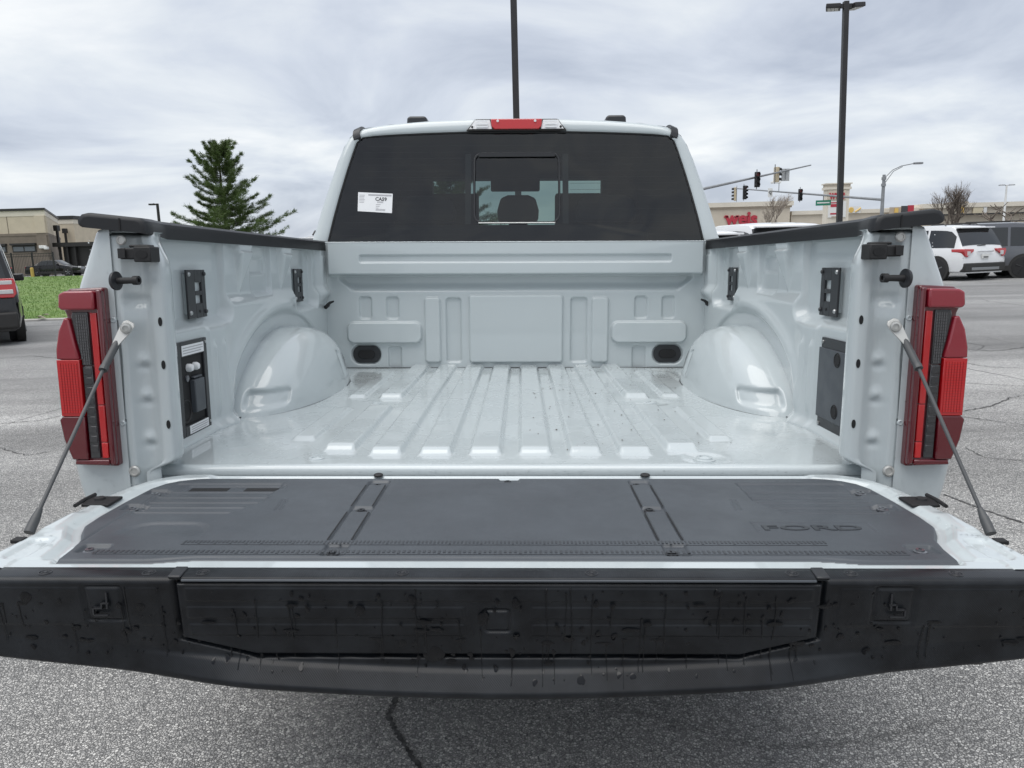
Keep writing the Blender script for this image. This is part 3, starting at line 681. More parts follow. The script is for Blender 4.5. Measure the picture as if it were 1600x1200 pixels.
# ---- tailgate, lowered
tg = None
def outline(y):
    return np.interp(y, [1.140, 1.205, 1.250, 1.285, 1.315, 1.37, 1.46, 1.55, 1.585, 1.608, 1.622, 1.632], [.735, .742, .752, .772, .785, .788, .785, .778, .765, .742, .712, .655])
def tailgate():
    us = np.linspace(-1, 1, 420); ys = np.linspace(1.118, 1.672, 170)
    U, Yg = np.meshgrid(us, ys, indexing='ij')
    wid = np.interp(ys, [1.118, 1.20, 1.30, 1.42, 1.50, 1.56, 1.60, 1.63, 1.65, 1.662, 1.672], [.872, .866, .860, .856, .850, .838, .822, .800, .770, .735, .66])
    Xg = U*wid[None, :]
    a = outline(ys)[None, :]
    d = np.maximum(np.abs(Xg)-a, np.maximum(1.142+.014*sst((.60-np.abs(Xg))/.10)-Yg, Yg-1.632))
    Z = -.4795+.009*sst((d-.012)/.020)
    Z -= .018*sst((-.004-d)/.004)
    e = (wid[None, :]-np.abs(Xg))                 # edge roll
    Z -= .045*np.clip(1-e/.016, 0, 1)**2
    Z -= .045*np.clip((Yg-1.655)/.017, 0, 1)**2
    Z = np.where((np.abs(Xg) < .80) & (d > .001) & (Yg < 1.16), -.4735, Z)
    # stepped flange beside the panel
    Z -= .006*bmp(np.abs(Xg), Yg, .795, .833, 1.16, 1.25, .015, .012)
    Z += .004*sst((np.abs(Xg)-.81)/.02)*sst((Yg-1.27)/.03)*sst((1.40-Yg)/.03)
    o = hf(np.stack([Xg, Yg, Z], -1), 'tailgate', 'paint', truck)
    mb = MB()
    skirt = [(s*w, y) for s in (1,) for w, y in zip(np.interp(ys[::10], ys, wid), ys[::10])]
    poly = [(w, y) for w, y in skirt]+[(-w, y) for w, y in skirt[::-1]]
    mb.prism([(w*.995, y-.002) for w, y in poly], lambda u, v, w: (u, v, w), -.555, -.5185); TB(mb, 'tailgate_skin', 'paint', o, bevel=.012, seg=3)
    # ---- black work surface
    us = np.linspace(-1, 1, 760); ys = np.concatenate([[1.1425], np.linspace(1.143, 1.631, 190), [1.6315]])
    U, Yg = np.meshgrid(us, ys, indexing='ij'); Xg = U*outline(ys)[None, :]
    near = 1.142+.014*sst((.60-np.abs(Xg))/.10)
    Yg = np.where(Yg < 1.25, near+(Yg-1.142)*(1.25-near)/(1.25-1.142), Yg)
    Ax = np.abs(Xg); Z = np.full_like(Xg, -.4715)
    e = np.minimum(outline(ys)[None, :]-Ax, np.minimum(Yg-near, 1.632-Yg)); Z -= .008*np.clip(1-e/.006, 0, 1)**2
    Z -= .003*sst((.016-(Yg-near))/.006)                          # front nosing
    for c in (.2665, .309):                                       # joints of the centre lid
        Z -= .006*gau(Ax-c, .0020)*sst((Yg-1.242)/.006)*sst((1.61-Yg)/.006)
    for yc, h in ((1.598, .018), (1.416, .017), (1.205, .030)): Z -= .006*bmp(Ax, Yg, .268, .3075, yc-h, yc+h*.75, .004, .006)
    Z -= .004*bmp(Xg, Yg, -.022, .022, 1.60, 1.64, .004, .005)
    left = (Xg < 0)
    tray = rr(Ax, Yg, .495, .735, 1.385, 1.592, .012); cor = np.hypot(Ax-.66, Yg-1.50)
    tr = sst(.5-np.maximum(tray, -(Ax-.495)*.0+(.50-Ax)+.55*np.maximum(1.47-Yg, 0))/.010)
    Z -= .0045*tr
    for yc in (1.402, 1.432, 1.464, 1.498, 1.534): Z += .0030*gau(Yg-yc, .0036)*tr
    Z -= .003*bmp(Xg, Yg, -.705, -.487, 1.545, 1.583, .006, .006)
    ov = rr(Xg, Yg, -.70, -.545, 1.205, 1.335, .05)
    Z -= .0045*sst(.5-ov/.014)*sst((Yg-1.255)/.05)
    Z -= .0022*gau(Ax-.742, .0022)*sst((Yg-1.22)/.02)*sst((1.56-Yg)/.02)*left
    for c, y0_, y1_ in ((.452, 1.40, 1.48), (.461, 1.40, 1.48)): Z -= .0022*gau(Ax-c+.10*(1.44-Yg), .0017)*sst((Yg-y0_)/.01)*sst((y1_-Yg)/.01)
    fr = rr(Xg, Yg, .452, .672, 1.270, 1.340, .004); Z -= .0022*gau(fr+.004, .0022)*sst((Yg-1.285)/.01)
    for sx, y, s_ in ((.752, 1.527, 1), (.748, 1.425, 1), (.705, 1.204, 1)):
        Z -= .0065*bmp(Ax, Yg, sx-.026, sx+.020, y-.016, y+.018, .004, .007)
    p = hf(np.stack([Xg, Yg, Z], -1), 'work_surface', 'plastic', o)
    for x, y in [(-.289, 1.583), (-.289, 1.414), (-.290, 1.194), (.280, 1.586), (.280, 1.418), (.280, 1.194), (-.752, 1.521), (-.749, 1.423), (-.709, 1.204), (.745, 1.530), (.742, 1.428), (.700, 1.207), (-.003, 1.611)]:
        mb = MB(); mb.lathe([(.011, -.002), (.011, .0012), (.0075, .0022), (.007, .0048), (.003, .005), (.003, .003), (.001, .003)], (x, y, -.4772), (0, 0, 1), n=16); TB(mb, 'surface_screw', 'plastic_smooth' if abs(x) < .6 else 'gray_paint', p)
    for s in (-1, 1):
        for c in (.2665, .309):
            for y0_, y1_ in ((1.245, 1.396), (1.432, 1.578)):
                x_ = s*c-(.004 if s < 0 else 0); mb = MB(); mb.box((x_-.0012, y0_, -.4716), (x_+.0012, y1_, -.4713)); TB(mb, 'lid_joint', 'black_hole', p)
    # two cut-outs in the left tray
    for a_, b_ in ((-.695, -.612), (-.575, -.495)):
        mb = MB(); mb.box((a_, 1.549, -.4795), (b_, 1.576, -.4783)); TB(mb, 'clamp_slot', 'black_hole', p)
    # rulers
    def ruler(y, x0, x1, step, w):
        mb = MB(); k = 0; x = x0
        while x < x1:
            L_ = w if k % 8 == 0 else (w*.8 if k % 4 == 0 else w*.6)
            mb.box((x, y+w-L_, -.4714), (x+step*.5, y+w, -.4708)); x += step; k += 1
        mb.box((x0, y-.0010, -.4714), (x1, y, -.4708)); return TB(mb, 'ruler_scale', 'ruler_plastic', p)
    ruler(1.221, -.560, .550, .0068, .019); ruler(1.178, -.690, .668, .0085, .017)
    M = Matrix.Translation((.556, 1.305, -.4716))
    text('FORD', .034, 'embossed_letters', 'ruler_plastic', p, TI @ M, .0014, .0006, sx=2.05)
    # latch openings in the side flange
    for s in (-1, 1):
        mb = MB(); mb.prism([(s*.802, 1.432), (s*.858, 1.432), (s*.868, 1.488), (s*.802, 1.488)], lambda u, v, w: (u, v, w), -.4745, -.4685); l = TB(mb, 'latch_opening', 'black_hole', o, bevel=.002)
        mb = MB(); mb.lathe([(.011, 0), (.010, .004), (.004, .006)], (s*.838, 1.466, -.4685), (0, 0, 1), n=14); mb.tube([(s*.862, 1.42, -.4675), (s*.866, 1.46, -.4675), (s*.864, 1.495, -.4675)], .004); TB(mb, 'latch_bolt', 'rubber', o)
        mb = MB(); mb.box((min(s*.846, s*.867), 1.234, -.476), (max(s*.846, s*.867), 1.252, -.4685)); TB(mb, 'edge_slot', 'black_hole', o, bevel=.002)
        mb = MB(); x = s*.305+.005; mb.lathe([(.011, 0), (.011, .003), (.008, .005), (.003, .0055)], (x, 1.652, -.472), (0, 0, 1), n=16); TB(mb, 'bump_stop', 'rubber', o)
    return o
tg = tailgate()
def zbot(x): return -.660+.0555*(np.abs(x)/.80)**1.75
def spoiler():
    xs = np.concatenate([np.linspace(-.885, .885, 620)])
    prof = [(1.1235, -.4790), (1.1228, -.4716), (1.110, -.4712), (1.092, -.4716), (1.086, -.4725), (1.0825, -.4745), (1.0805, -.478)]
    t = np.linspace(0, 1, 90)
    n1 = len(prof); rows_y = np.zeros((len(xs), n1+len(t)+8)); rows_z = np.zeros_like(rows_y)
    zb = zbot(xs); lipamt = sst((.64-np.abs(xs))/.26)
    for i in range(n1): rows_y[:, i] = prof[i][0]; rows_z[:, i] = prof[i][1]
    for j, tt in enumerate(t):
        z = -.481+(zb-.004+.481)*tt
        rows_z[:, n1+j] = z
        lipz = zb+.036
        k = sst((lipz-z)/.010)
        rows_y[:, n1+j] = 1.0800+.016*np.clip(tt/.72, 0, 1)-(.024*np.clip((lipz-z)/.034, 0, 1))*lipamt*k
    yb = rows_y[:, n1+len(t)-1]
    for j in range(8):
        a_ = (j+1)/8
        rows_y[:, n1+len(t)+j] = yb+.010*(1-math.cos(min(1, a_*3)*math.pi/2))+.11*max(0, a_-.33)
        rows_z[:, n1+len(t)+j] = zb-.004-.006*math.sin(min(1, a_*3)*math.pi/2)
    Xg = np.repeat(xs[:, None], rows_y.shape[1], 1)
    # recess that takes the folding step
    lo = np.interp(xs, [-.53, -.515, -.39, .37, .49, .505], [-.57, -.578, -.610, -.610, -.578, -.57])[:, None]
    inside = np.minimum(np.minimum(Xg+.512, .494-Xg), rows_z-lo)
    isface = np.zeros_like(rows_y); isface[:, n1-1:n1+len(t)] = 1
    rows_y += .012*sst(inside/.0035+.5)*isface
    # patterned fields left and right of the step, with a recessed emblem frame
    for s, c in ((-1, -.622), (1, .600)):
        f = rr(Xg, rows_z, c-.029, c+.029, -.545, -.486, .004); rows_y += .0035*gau(f, .0026)*isface
    rows_y -= .0012*bmp(Xg, rows_z, -.90, -.535, -.553, -.487, .002, .003)*isface*(np.abs(Xg+.622) > .034)
    rows_y -= .0012*bmp(Xg, rows_z, .515, .90, -.553, -.487, .002, .003)*isface*(np.abs(Xg-.600) > .034)
    o = hf(np.stack([Xg, rows_y, rows_z], -1), 'tailgate_spoiler', 'spoiler_plastic', tg)
    # folding step
    xs = np.linspace(-.507, .489, 420); lo = np.interp(xs, [-.515, -.39, .37, .49], [-.573, -.6055, -.6055, -.573])
    t = np.linspace(0, 1, 90); Xg = np.repeat(xs[:, None], 90, 1); Zg = -.4785+(lo[:, None]+.4785)*t[None, :]
    Yg = 1.0795+.016*np.clip((-.481-Zg)/.14, 0, 1)
    cx = np.abs(Xg+.009)
    for z0, z1, c in ((-.509, -.487, 0), (-.539, -.5195, .052), (-.569, -.550, .052)):
        Yg -= .0015*bmp(Xg, Zg, -.492, .474, z0, z1, .002, .004)*(cx > c)
    f = rr(Xg, Zg, -.028, .009, -.562, -.525, .004); Yg += .004*gau(f, .0024)
    ed = np.minimum(np.minimum(Xg+.507, .489-Xg), np.minimum(Zg-lo[:, None], -.4785-Zg)); Yg += .011*np.clip(1-ed/.0045, 0, 1)**2
    st = hf(np.stack([Xg, Yg, Zg], -1), 'tailgate_step', 'spoiler_plastic', tg)
    for x in (-.556, -.471, -.158, .137, .447, .538, .70, -.72):
        mb = MB(); mb.ring((x, 1.102, -.4713), (0, 0, 1), .0095, .0011, n=24); mb.ring((x, 1.102, -.4713), (0, 0, 1), .0052, .0009, n=16); mb.lathe([(.003, 0), (.0025, .0012), (.0005, .0012)], (x, 1.102, -.4713), (0, 0, 1), n=10); TB(mb, 'trim_clip', 'plastic_smooth', tg)
    for x, s in ((-.508, -1), (.488, 1)):
        mb = MB(); mb.prism([(x-.010+s*.004, 1.121), (x+.010+s*.004, 1.121), (x+.010, 1.082), (x-.010, 1.082)], lambda u, v, w: (u, v, w), -.473, -.4685); TB(mb, 'seam_cover', 'plastic_smooth', tg, bevel=.002)
    mb = MB(); mb.box((-.496, 1.0775, -.4765), (.477, 1.0815, -.4725)); TB(mb, 'step_hinge_line', 'plastic', tg, bevel=.0015)
    # pressed step emblem in each frame
    for c in (-.622, .600):
        q = (lambda u, v, w: (c+u*(-1 if c > 0 else 1), w, -.5155+v)); mb = MB()
        for a_, b_ in (((.006, -.006), (.0085, .020)), ((-.016, -.018), (-.0135, -.004)), ((-.016, -.0065), (.000, -.004)), ((-.0025, -.006), (.000, .004)), ((-.0025, .0015), (.010, .004)), ((-.016, -.018), (.008, -.0155))):
            mb.prism([a_, (b_[0], a_[1]), b_, (a_[0], b_[1])], q, 1.0795, 1.0835)
        TB(mb, 'step_emblem', 'plastic_smooth', tg)
    # water running down the black face
    mb = MB(); rg = random.Random(5)
    def face_y(x, z):
        zb_ = float(zbot(np.array(x))); base = 1.0800+.016*min(1, max(0, (z+.481)/((zb_-.004)+.481)/.72))
        la = float(sst((.64-abs(x))/.28)); k = float(sst(((zb_+.036)-z)/.012)); return base-.024*min(1, max(0, (zb_+.036-z)/.034))*la*k-.0016-(.0028 if (-.57 < z < -.487 and -.495 < x < .478) else 0)
    def blob(x, z, rx, rz, drip):
        n = 18; ph = rg.random()*6; pts = []
        for i in range(n):
            t_ = 2*math.pi*i/n; k = 1+.16*math.sin(2*t_+ph)+.12*math.sin(3*t_+2*ph)+.05*math.sin(7*t_+ph)
            pts.append((x+rx*k*math.cos(t_), z+rz*k*math.sin(t_)))
        pts = [p for p in pts]
        V = [(u, face_y(u, v), v) for u, v in pts]+[(x, face_y(x, z)-.0006, z)]
        mb.add(V, [(i, (i+1) % n, n) for i in range(n)])
        if drip > 0:
            w = max(.0009, rx*.22)*rg.uniform(.6, 1); zz = z-rz*.5; P = []
            xx = x; steps = max(2, int(drip/.008)); L_, R_ = [], []
            for i in range(steps+1):
                ww = w*(1-.45*i/steps)*(1.5 if i == steps else 1); L_.append((xx-ww, face_y(xx, zz)-.0003, zz)); R_.append((xx+ww, face_y(xx, zz)-.0003, zz)); zz -= drip/steps; xx += rg.uniform(-.0009, .0009)
            mb.add(L_+R_, [(i, i+1, steps+1+i+1, steps+1+i) for i in range(steps)])
    def ok(z, x): return z > float(zbot(np.array(min(.86, abs(x)+.01))))+.006
    for k in range(760):                                       # scattered drops, thicker in some places
        x = rg.uniform(-.86, .86); z = rg.uniform(-.655, -.488); r = .0011*math.exp(rg.gauss(.35, .6))
        if math.sin(x*11+z*30)+math.sin(x*27-1) < rg.uniform(-1.8, 1.2): continue
        if ok(z-.01, x): blob(x, z, r*rg.uniform(.7, 1.2), r*rg.uniform(.9, 1.7), 0)
    for k in range(46):                                        # pools hanging under the ledges
        x = rg.uniform(-.86, .86); z = rg.choice([-.513, -.543, -.574, -.556, -.580])-rg.uniform(0, .004); w = rg.uniform(.004, .013)
        if ok(z-.012, x): blob(x, z, w, rg.uniform(.0025, .0045), 0)
        for j in range(rg.randint(0, 2)):
            xx = x+w*rg.uniform(-.8, .8); dr = rg.uniform(.02, .08)
            if ok(z-dr, xx): blob(xx, z-.002, .0024, .004, dr)
    for k in range(26):                                        # big drops about to run
        x = rg.uniform(-.86, .86); z = rg.uniform(-.63, -.50); dr = rg.uniform(.01, .05) if rg.random() < .5 else 0; w = rg.uniform(.0035, .0065)
        if ok(z-dr-.008, x): blob(x, z, w, w*rg.uniform(1.0, 1.5), dr)
    for k in range(34):                                        # thin long runs
        x = rg.uniform(-.86, .86); z = rg.uniform(-.56, -.486); dr = rg.uniform(.05, .15)
        if ok(z-dr, x): blob(x, z, .0014, .003, dr)
    tag(TB(mb, 'water_runs', 'drip', tg, smooth=True, fixn=False), kind='stuff')
def spoiler_mat():
    # moulded fine diamond grain, dusty dry patches
    m = mat('spoiler_plastic', (.017, .0185, .021), .36, spec=.34); nt = m.node_tree; L = nt.links; b = nt.nodes['Principled BSDF']; tc = _n(nt, 'ShaderNodeTexCoord')
    sp = _n(nt, 'ShaderNodeSeparateXYZ'); L.new(tc.outputs['Object'], sp.inputs[0])
    def lin(a, c):
        q = _n(nt, 'ShaderNodeMath', operation='MULTIPLY'); L.new(sp.outputs[0], q.inputs[0]); q.inputs[1].default_value = a
        w = _n(nt, 'ShaderNodeMath', operation='MULTIPLY_ADD'); L.new(sp.outputs[2], w.inputs[0]); w.inputs[1].default_value = c; L.new(q.outputs[0], w.inputs[2])
        t_ = _n(nt, 'ShaderNodeMath', operation='SINE'); L.new(w.outputs[0], t_.inputs[0]); return t_.outputs[0]
    su = _n(nt, 'ShaderNodeMath', operation='ADD'); L.new(lin(1700, 1700), su.inputs[0]); L.new(lin(1700, -1700), su.inputs[1])
    bu = _n(nt, 'ShaderNodeBump'); bu.inputs['Strength'].default_value = .12; bu.inputs['Distance'].default_value = .0006; L.new(su.outputs[0], bu.inputs['Height']); L.new(bu.outputs[0], b.inputs['Normal'])
    n = _n(nt, 'ShaderNodeTexNoise'); n.inputs['Scale'].default_value = 11; n.inputs['Detail'].default_value = 7; n.inputs['Roughness'].default_value = .65; L.new(tc.outputs['Object'], n.inputs[0])
    r = _n(nt, 'ShaderNodeValToRGB'); e = r.color_ramp.elements; e[0].position = .38; e[0].color = (.0025, .0033, .005, 1); e[1].position = .76; e[1].color = (.017, .020, .024, 1)
    L.new(n.outputs[0], r.inputs[0]); L.new(r.outputs[0], b.inputs['Base Color'])
spoiler_mat(); spoiler()
# ---- tailgate cables
for s in (-1, 1):
    top = Vector((s*.829, 1.612, -.128)); sl = Vector((s*.856, 1.588, -.178)); end = Vector((s*.868, 1.290, -.472))
    d = (end-sl).normalized()
    mb = MB(); mb.tube([sl+d*.02, end-d*.03], .0037, n=12); cb = TB(mb, 'tailgate_cable', 'cable_black')
    mb = MB(); a = top+Vector((0, -.006, 0)); dd = (sl-top).normalized(); side = Vector((dd.z, 0, -dd.x))
    P_ = [a+side*.014-dd*.010, a+side*.014+dd*.006, a+side*.007+dd*.045, a-side*.007+dd*.045, a-side*.014+dd*.006, a-side*.014-dd*.010, a-side*.008-dd*.016, a+side*.008-dd*.016]
    mb.add([p for p in P_]+[p+Vector((0, .004, 0)) for p in P_], [tuple(range(8)), tuple(range(15, 7, -1))]+[(i, (i+1) % 8, 8+(i+1) % 8, 8+i) for i in range(8)]); TB(mb, 'cable_bracket', 'zinc', cb, bevel=.001)
    mb = MB(); mb.lathe([(.0115, -.002), (.0115, .006), (.010, .010), (.006, .011), (.006, .007), (.001, .007)], a, (s*-.35, -1, 0), n=18); TB(mb, 'cable_bolt', 'zinc', cb)
    mb = MB(); mb.cyl(sl-dd*.022-d*.010, sl+d*.045, .0080, .0080, n=12); mb.cyl(sl+d*.040, sl+d*.050, .0088, n=12); TB(mb, 'cable_sleeve', 'cable_black', cb)
    mb = MB(); mb.cyl(end-d*.045, end-d*.024, .0050, .0085, n=12); mb.cyl(end-d*.024, end+d*.004, .0085, .0092, n=12); TB(mb, 'cable_boot', 'cable_black', cb)
# ---- rear bumper, frame, wheels
mb = MB(); mb.box((-.97, 1.40, -.80), (.97, 1.62, -.60)); mb.box((-.55, 1.34, -.78), (.55, 1.40, -.62)); TB(mb, 'rear_bumper', 'dark_trim', bevel=.02)
mb = MB(); mb.box((-.45, 1.7, -.75), (-.30, 6.8, -.60)); mb.box((.30, 1.7, -.75), (.45, 6.8, -.60)); mb.box((-.85, 1.75, -.60), (.85, 3.5, -.52)); mb.box((-.8, 3.6, -.62), (.8, 5.8, -.52)); TB(mb, 'chassis', 'dark_trim')
W2T = T2W.inverted()
def ground_z(x, y):
    a = T2W @ Vector((x, y, -1.0)); b = T2W @ Vector((x, y, -1.6)); t = a.z/(a.z-b.z); return -1.0-.6*t
for s in (-1, 1):
    for y in (2.80, 6.48):
        gz = ground_z(s*.86, y); c = Vector((s*.86, y, gz+.402)); mb = MB()
        mb.lathe([(.25, -.13), (.34, -.135), (.385, -.12), (.402, -.09), (.402, .09), (.385, .12), (.34, .135), (.25, .13)], c, (s, 0, 0), n=40); w = TB(mb, 'wheel', 'tyre')
        mb = MB(); mb.lathe([(.25, .13), (.235, .10), (.10, .085), (.06, .11), (.02, .112)], c, (s, 0, 0), n=30)
        for k in range(6):
            a_ = k*math.pi/3; u = Vector((0, math.cos(a_), math.sin(a_))); mb.tube([c+Vector((s*.105, 0, 0))+u*.05, c+Vector((s*.122, 0, 0))+u*.24], .03, n=6)
        TB(mb, 'rim', 'rim', w)
        mb = MB(); mb.lathe([(.455, .0), (.475, .018), (.49, .0)], (s*1.004, y, gz+.43), (s, 0, 0), n=40); mb.lathe([(.46, 0), (.46, .004), (.01, .004)], (s*1.004, y, gz+.43), (s, 0, 0), n=40); TB(mb, 'wheel_arch', 'dark_trim')
# ---- cab
OUT = [(1.000, -.62), (1.005, -.10), (.985, .06), (.958, .14), (.915, .265), (.870, .385), (.828, .490), (.797, .556), (.768, .598), (.735, .624), (.690, .640), (.58, .655), (.40, .668), (.20, .675), (0, .678)]
def yback(z): return 3.565+.235*max(0, z-.10)
def _k(z): return (3.565+.235*max(0, z*1.025-.10))/3.6 if z > .1 else 1
OUT = [(x*_k(z), z*_k(z)) for x, z in OUT]; ROOF_Z = OUT[-1][1]
def cab():
    # shell: the outline swept forward
    full = [(-x, z) for x, z in OUT]+[(x, z) for x, z in OUT[::-1][1:]]
    rows = []
    for k, (dy, sc, dz) in enumerate([(0, 1, 0), (.10, 1.004, .008), (.45, 1.006, .022), (.9, 1.0, .026), (1.25, .99, .012), (1.42, .975, -.03)]):
        r = []
        for x, z in full:
            zz = z+dz*max(0, (z-.3)/.38); xx = x*(1+(sc-1)*(z > .1)); y = yback(z)+dy
            if dy >= 1.2: y = yback(ROOF_Z)+dy+(ROOF_Z-z)*(1.25 if dy > 1.3 else .9)*(z > .0)+(.75 if z <= 0 else 0)*(1 if dy > 1.3 else .8)
            r.append((xx, y, zz))
        rows.append(r)
    mb = MB(); mb.grid(np.array(rows)); body = TB(mb, 'cab_body', 'paint', smooth=50)
    mb = MB(); mb.grid(np.array([[(x*.965, y+.05, z-.022) for x, y, z in r] for r in rows])); TB(mb, 'cabin_lining', 'liner', body)
    # back of the cab: frame round the glass
    glo = [(.893, .075), (.889, .118), (.862, .215), (.824, .335), (.786, .445), (.757, .522), (.738, .570), (.722, .592), (.695, .599), (.58, .606), (.40, .613), (.20, .618), (0, .620)]
    glo = [(x*_k(z), z*_k(z)) for x, z in glo]; gf = [(-x, z) for x, z in glo]+[(x, z) for x, z in glo[::-1][1:]]
    n = 80
    def resample(P, n):
        P = np.array(P); d = np.concatenate([[0], np.cumsum(np.hypot(*np.diff(P, axis=0).T))]); t = np.linspace(0, d[-1], n); return np.stack([np.interp(t, d, P[:, 0]), np.interp(t, d, P[:, 1])], -1)
    # match by direction so that quads run across the pillar
    mid = np.array([0, .2])
    ang = np.linspace(-.30, math.pi+.30, n)
    def cast(P):
        P = resample(P, 900); a = np.arctan2(P[:, 1]-mid[1], -(P[:, 0]-mid[0])*.75); a = np.where(a < -1.6, a+2*math.pi, a); o = np.argsort(a); return np.stack([np.interp(ang, a[o], P[o, 0]), np.interp(ang, a[o], P[o, 1])], -1)
    Og, Gg = cast(full), cast(gf)
    rows = []
    for k, off in ((0, .0), (.12, -.010), (.3, -.016), (.55, -.018), (.80, -.016), (.93, -.012), (1, -.002)):
        rows.append([(o[0]*(1-k)+g[0]*k, yback(o[1]*(1-k)+g[1]*k)+off, o[1]*(1-k)+g[1]*k) for o, g in zip(Og, Gg)])
    mb = MB(); mb.grid(np.array(rows)); TB(mb, 'cab_back_frame', 'paint', body, smooth=50)
    mb = MB(); mb.box((-.99, 3.575, -.62), (.99, 3.60, .082)); TB(mb, 'cab_back_panel', 'paint', body)
    # drip mouldings at the roof corners
    for s in (-1, 1):
        mb = MB(); path = [((.762, .602), -.022), ((.768, .620), -.024), ((.768, .643), -.016), ((.767, .655), .004), ((.766, .662), .05), ((.765, .677), .45), ((.76, .681), .9), ((.755, .667), 1.25)]
        L_ = [(s*(p[0]-.031), yback(p[1])+dy, p[1]+.010) for p, dy in path]; R_ = [(s*(p[0]+.002), yback(p[1])+dy, p[1]-.004) for p, dy in path]
        Lo = [(x, y+.012, z-.012) for x, y, z in L_]; Ro = [(x, y+.012, z-.012) for x, y, z in R_]
        mb.grid(np.array([Lo, L_, R_, Ro])); mb.f.append((0, 8, 16, 24)); TB(mb, 'roof_moulding', 'plastic_smooth', body, smooth=40)
    # rear window: fixed glass, its rubber edge and the sliding centre pane
    def gplane(u, v, w): return (u, yback(v)-.002+w, v)
    sl = (-.193, .208, .206, .532); r = .038
    def rrect(x0, x1, z0, z1, r, n=7):
        P = []
        for cx, cz, a in ((x1-r, z1-r, 0), (x0+r, z1-r, 90), (x0+r, z0+r, 180), (x1-r, z0+r, 270)):
            P += [(cx+r*math.cos(R(a+90*i/(n-1))), cz+r*math.sin(R(a+90*i/(n-1)))) for i in range(n)]
        return P
    hole = rrect(*[sl[i] for i in (0, 1, 2, 3)], r)
    outer = [(-.893, .075)]+gf+[(.893, .075)]
    bm = bmesh.new()
    def loop(P): 
        vs_ = [bm.verts.new(Vector(gplane(u, v, 0))-R0) for u, v in P]; return [bm.edges.new((vs_[i], vs_[(i+1) % len(vs_)])) for i in range(len(vs_))]
    gfl = [p for i, p in enumerate(gf)]
    e = loop(gfl)+loop(hole); bmesh.ops.triangle_fill(bm, use_beauty=True, use_dissolve=False, edges=e)
    me = bpy.data.meshes.new('rear_window'); bm.to_mesh(me); bm.free(); win = finish(me, 'rear_window', 'rear_glass', truck, False, 0, 0)
    mb = MB(); V = [Vector(gplane(u, v, .006)) for u, v in rrect(sl[0]+.004, sl[1]-.004, sl[2]+.004, sl[3]-.004, r)]; mb.add(V, [tuple(range(len(V)))]); TB(mb, 'sliding_pane', 'rear_glass', win, smooth=False)
    mb = MB(); P = [Vector(gplane(u, v, 0)) for u, v in hole]; mb.tube(P+[P[0]], .0055, n=6)
    mb.box((sl[0]+.02, yback(.51)-.006, sl[3]-.016), (sl[1]-.02, yback(.51)+.004, sl[3]+.003)); TB(mb, 'window_frame', 'plastic_smooth', win)
    mb = MB(); mb.tube([gplane(sl[0]+.02, sl[2]-.002, -.007), gplane(sl[1]-.02, sl[2]-.002, -.007)], .0028, n=6); TB(mb, 'window_track', 'steel', win)
    mb = MB(); P = [Vector(gplane(u, v, -.001)) for u, v in gf]; mb.tube(P, .006, n=6); TB(mb, 'window_seal', 'rubber', win)
    for x in (sl[0]-.03, sl[1]+.03):
        mb = MB(); mb.box((x-.012, yback(.36)-.0005, .20), (x+.012, yback(.36)+.001, .20)) if False else mb.grid(np.array([[gplane(x-.014, z, .004) for z in np.linspace(.2, .53, 6)], [gplane(x+.014, z, .004) for z in np.linspace(.2, .53, 6)]])); TB(mb, 'pane_border', 'dark_trim', win, smooth=False)
    for z in np.arange(.15, .60, .030):
        hw_ = float(np.interp(z, [b for a, b in glo], [a for a, b in glo]))-.05
        for u0, u1 in ((-hw_, sl[0]-.05), (sl[1]+.05, hw_)) if z < .54 else ((-hw_, hw_),):
            mb = MB(); mb.add([gplane(u0, z-.0006, .004), gplane(u1, z-.0006, .004), gplane(u1, z+.0006, .004), gplane(u0, z+.0006, .004)], [(0, 1, 2, 3)]); TB(mb, 'defroster_line', 'dark_trim', win, smooth=False)
    # dealer label on the glass
    c0 = TP(558, 303, Y=3.60); c1 = TP(613, 331, Y=3.60)
    x0, x1, z1, z0 = c0.x, c1.x, c0.z+.008, c1.z
    y_ = lambda z: yback(z)-.0035
    mb = MB(); mb.add([(x0, y_(z0), z0+.004), (x1-.002, y_(z0), z0-.006), (x1+.001, y_(z1), z1-.006), (x0+.001, y_(z1), z1+.002)], [(0, 1, 2, 3)]); lab = TB(mb, 'window_sticker', 'label_white', win, smooth=False)
    tilt = Matrix.Translation((0, 0, 0))
    def bar(a, b, u0, u1):
        za = z0+(z1-z0)*b; zb_ = z0+(z1-z0)*a; xa = x0+(x1-x0)*u0; xb = x0+(x1-x0)*u1; sk = lambda x: -(x-x0)*.035
        return [(xa, y_(za)-.0008, za+sk(xa)), (xb, y_(za)-.0008, za+sk(xb)), (xb, y_(zb_)-.0008, zb_+sk(xb)), (xa, y_(zb_)-.0008, zb_+sk(xa))]
    mb = MB(); mb.add(bar(.86, .94, .30, .97), [(0, 1, 2, 3)])
    for k in range(9): mb.add(bar(.50, .58, .56+.02*k, .573+.02*k), [(0, 1, 2, 3)])
    for k in range(14): mb.add(bar(.10, .19, .52+.02*k, .533+.02*k), [(0, 1, 2, 3)])
    TB(mb, 'label_barcode', 'label_grey', lab, smooth=False)
    mb = MB()
    for k in range(6): mb.add(bar(.86-.075*k, .89-.075*k, .04, .20-.01*(k % 3)), [(0, 1, 2, 3)])
    for k in range(3): mb.add(bar(.40-.09*k, .43-.09*k, .52, .66-.03*k), [(0, 1, 2, 3)])
    TB(mb, 'label_print', 'label_grey', lab, smooth=False)
    M = Matrix.Translation((x0+(x1-x0)*.67, y_(z0+.7*(z1-z0))-.0012, z0+.705*(z1-z0)-.005)) @ Matrix.Rotation(R(90-12), 4, 'X') @ Matrix.Rotation(R(-2), 4, 'Z')
    text('CA59', .023, 'label_text', 'label_ink', lab, TI @ M, .0002, .0006)
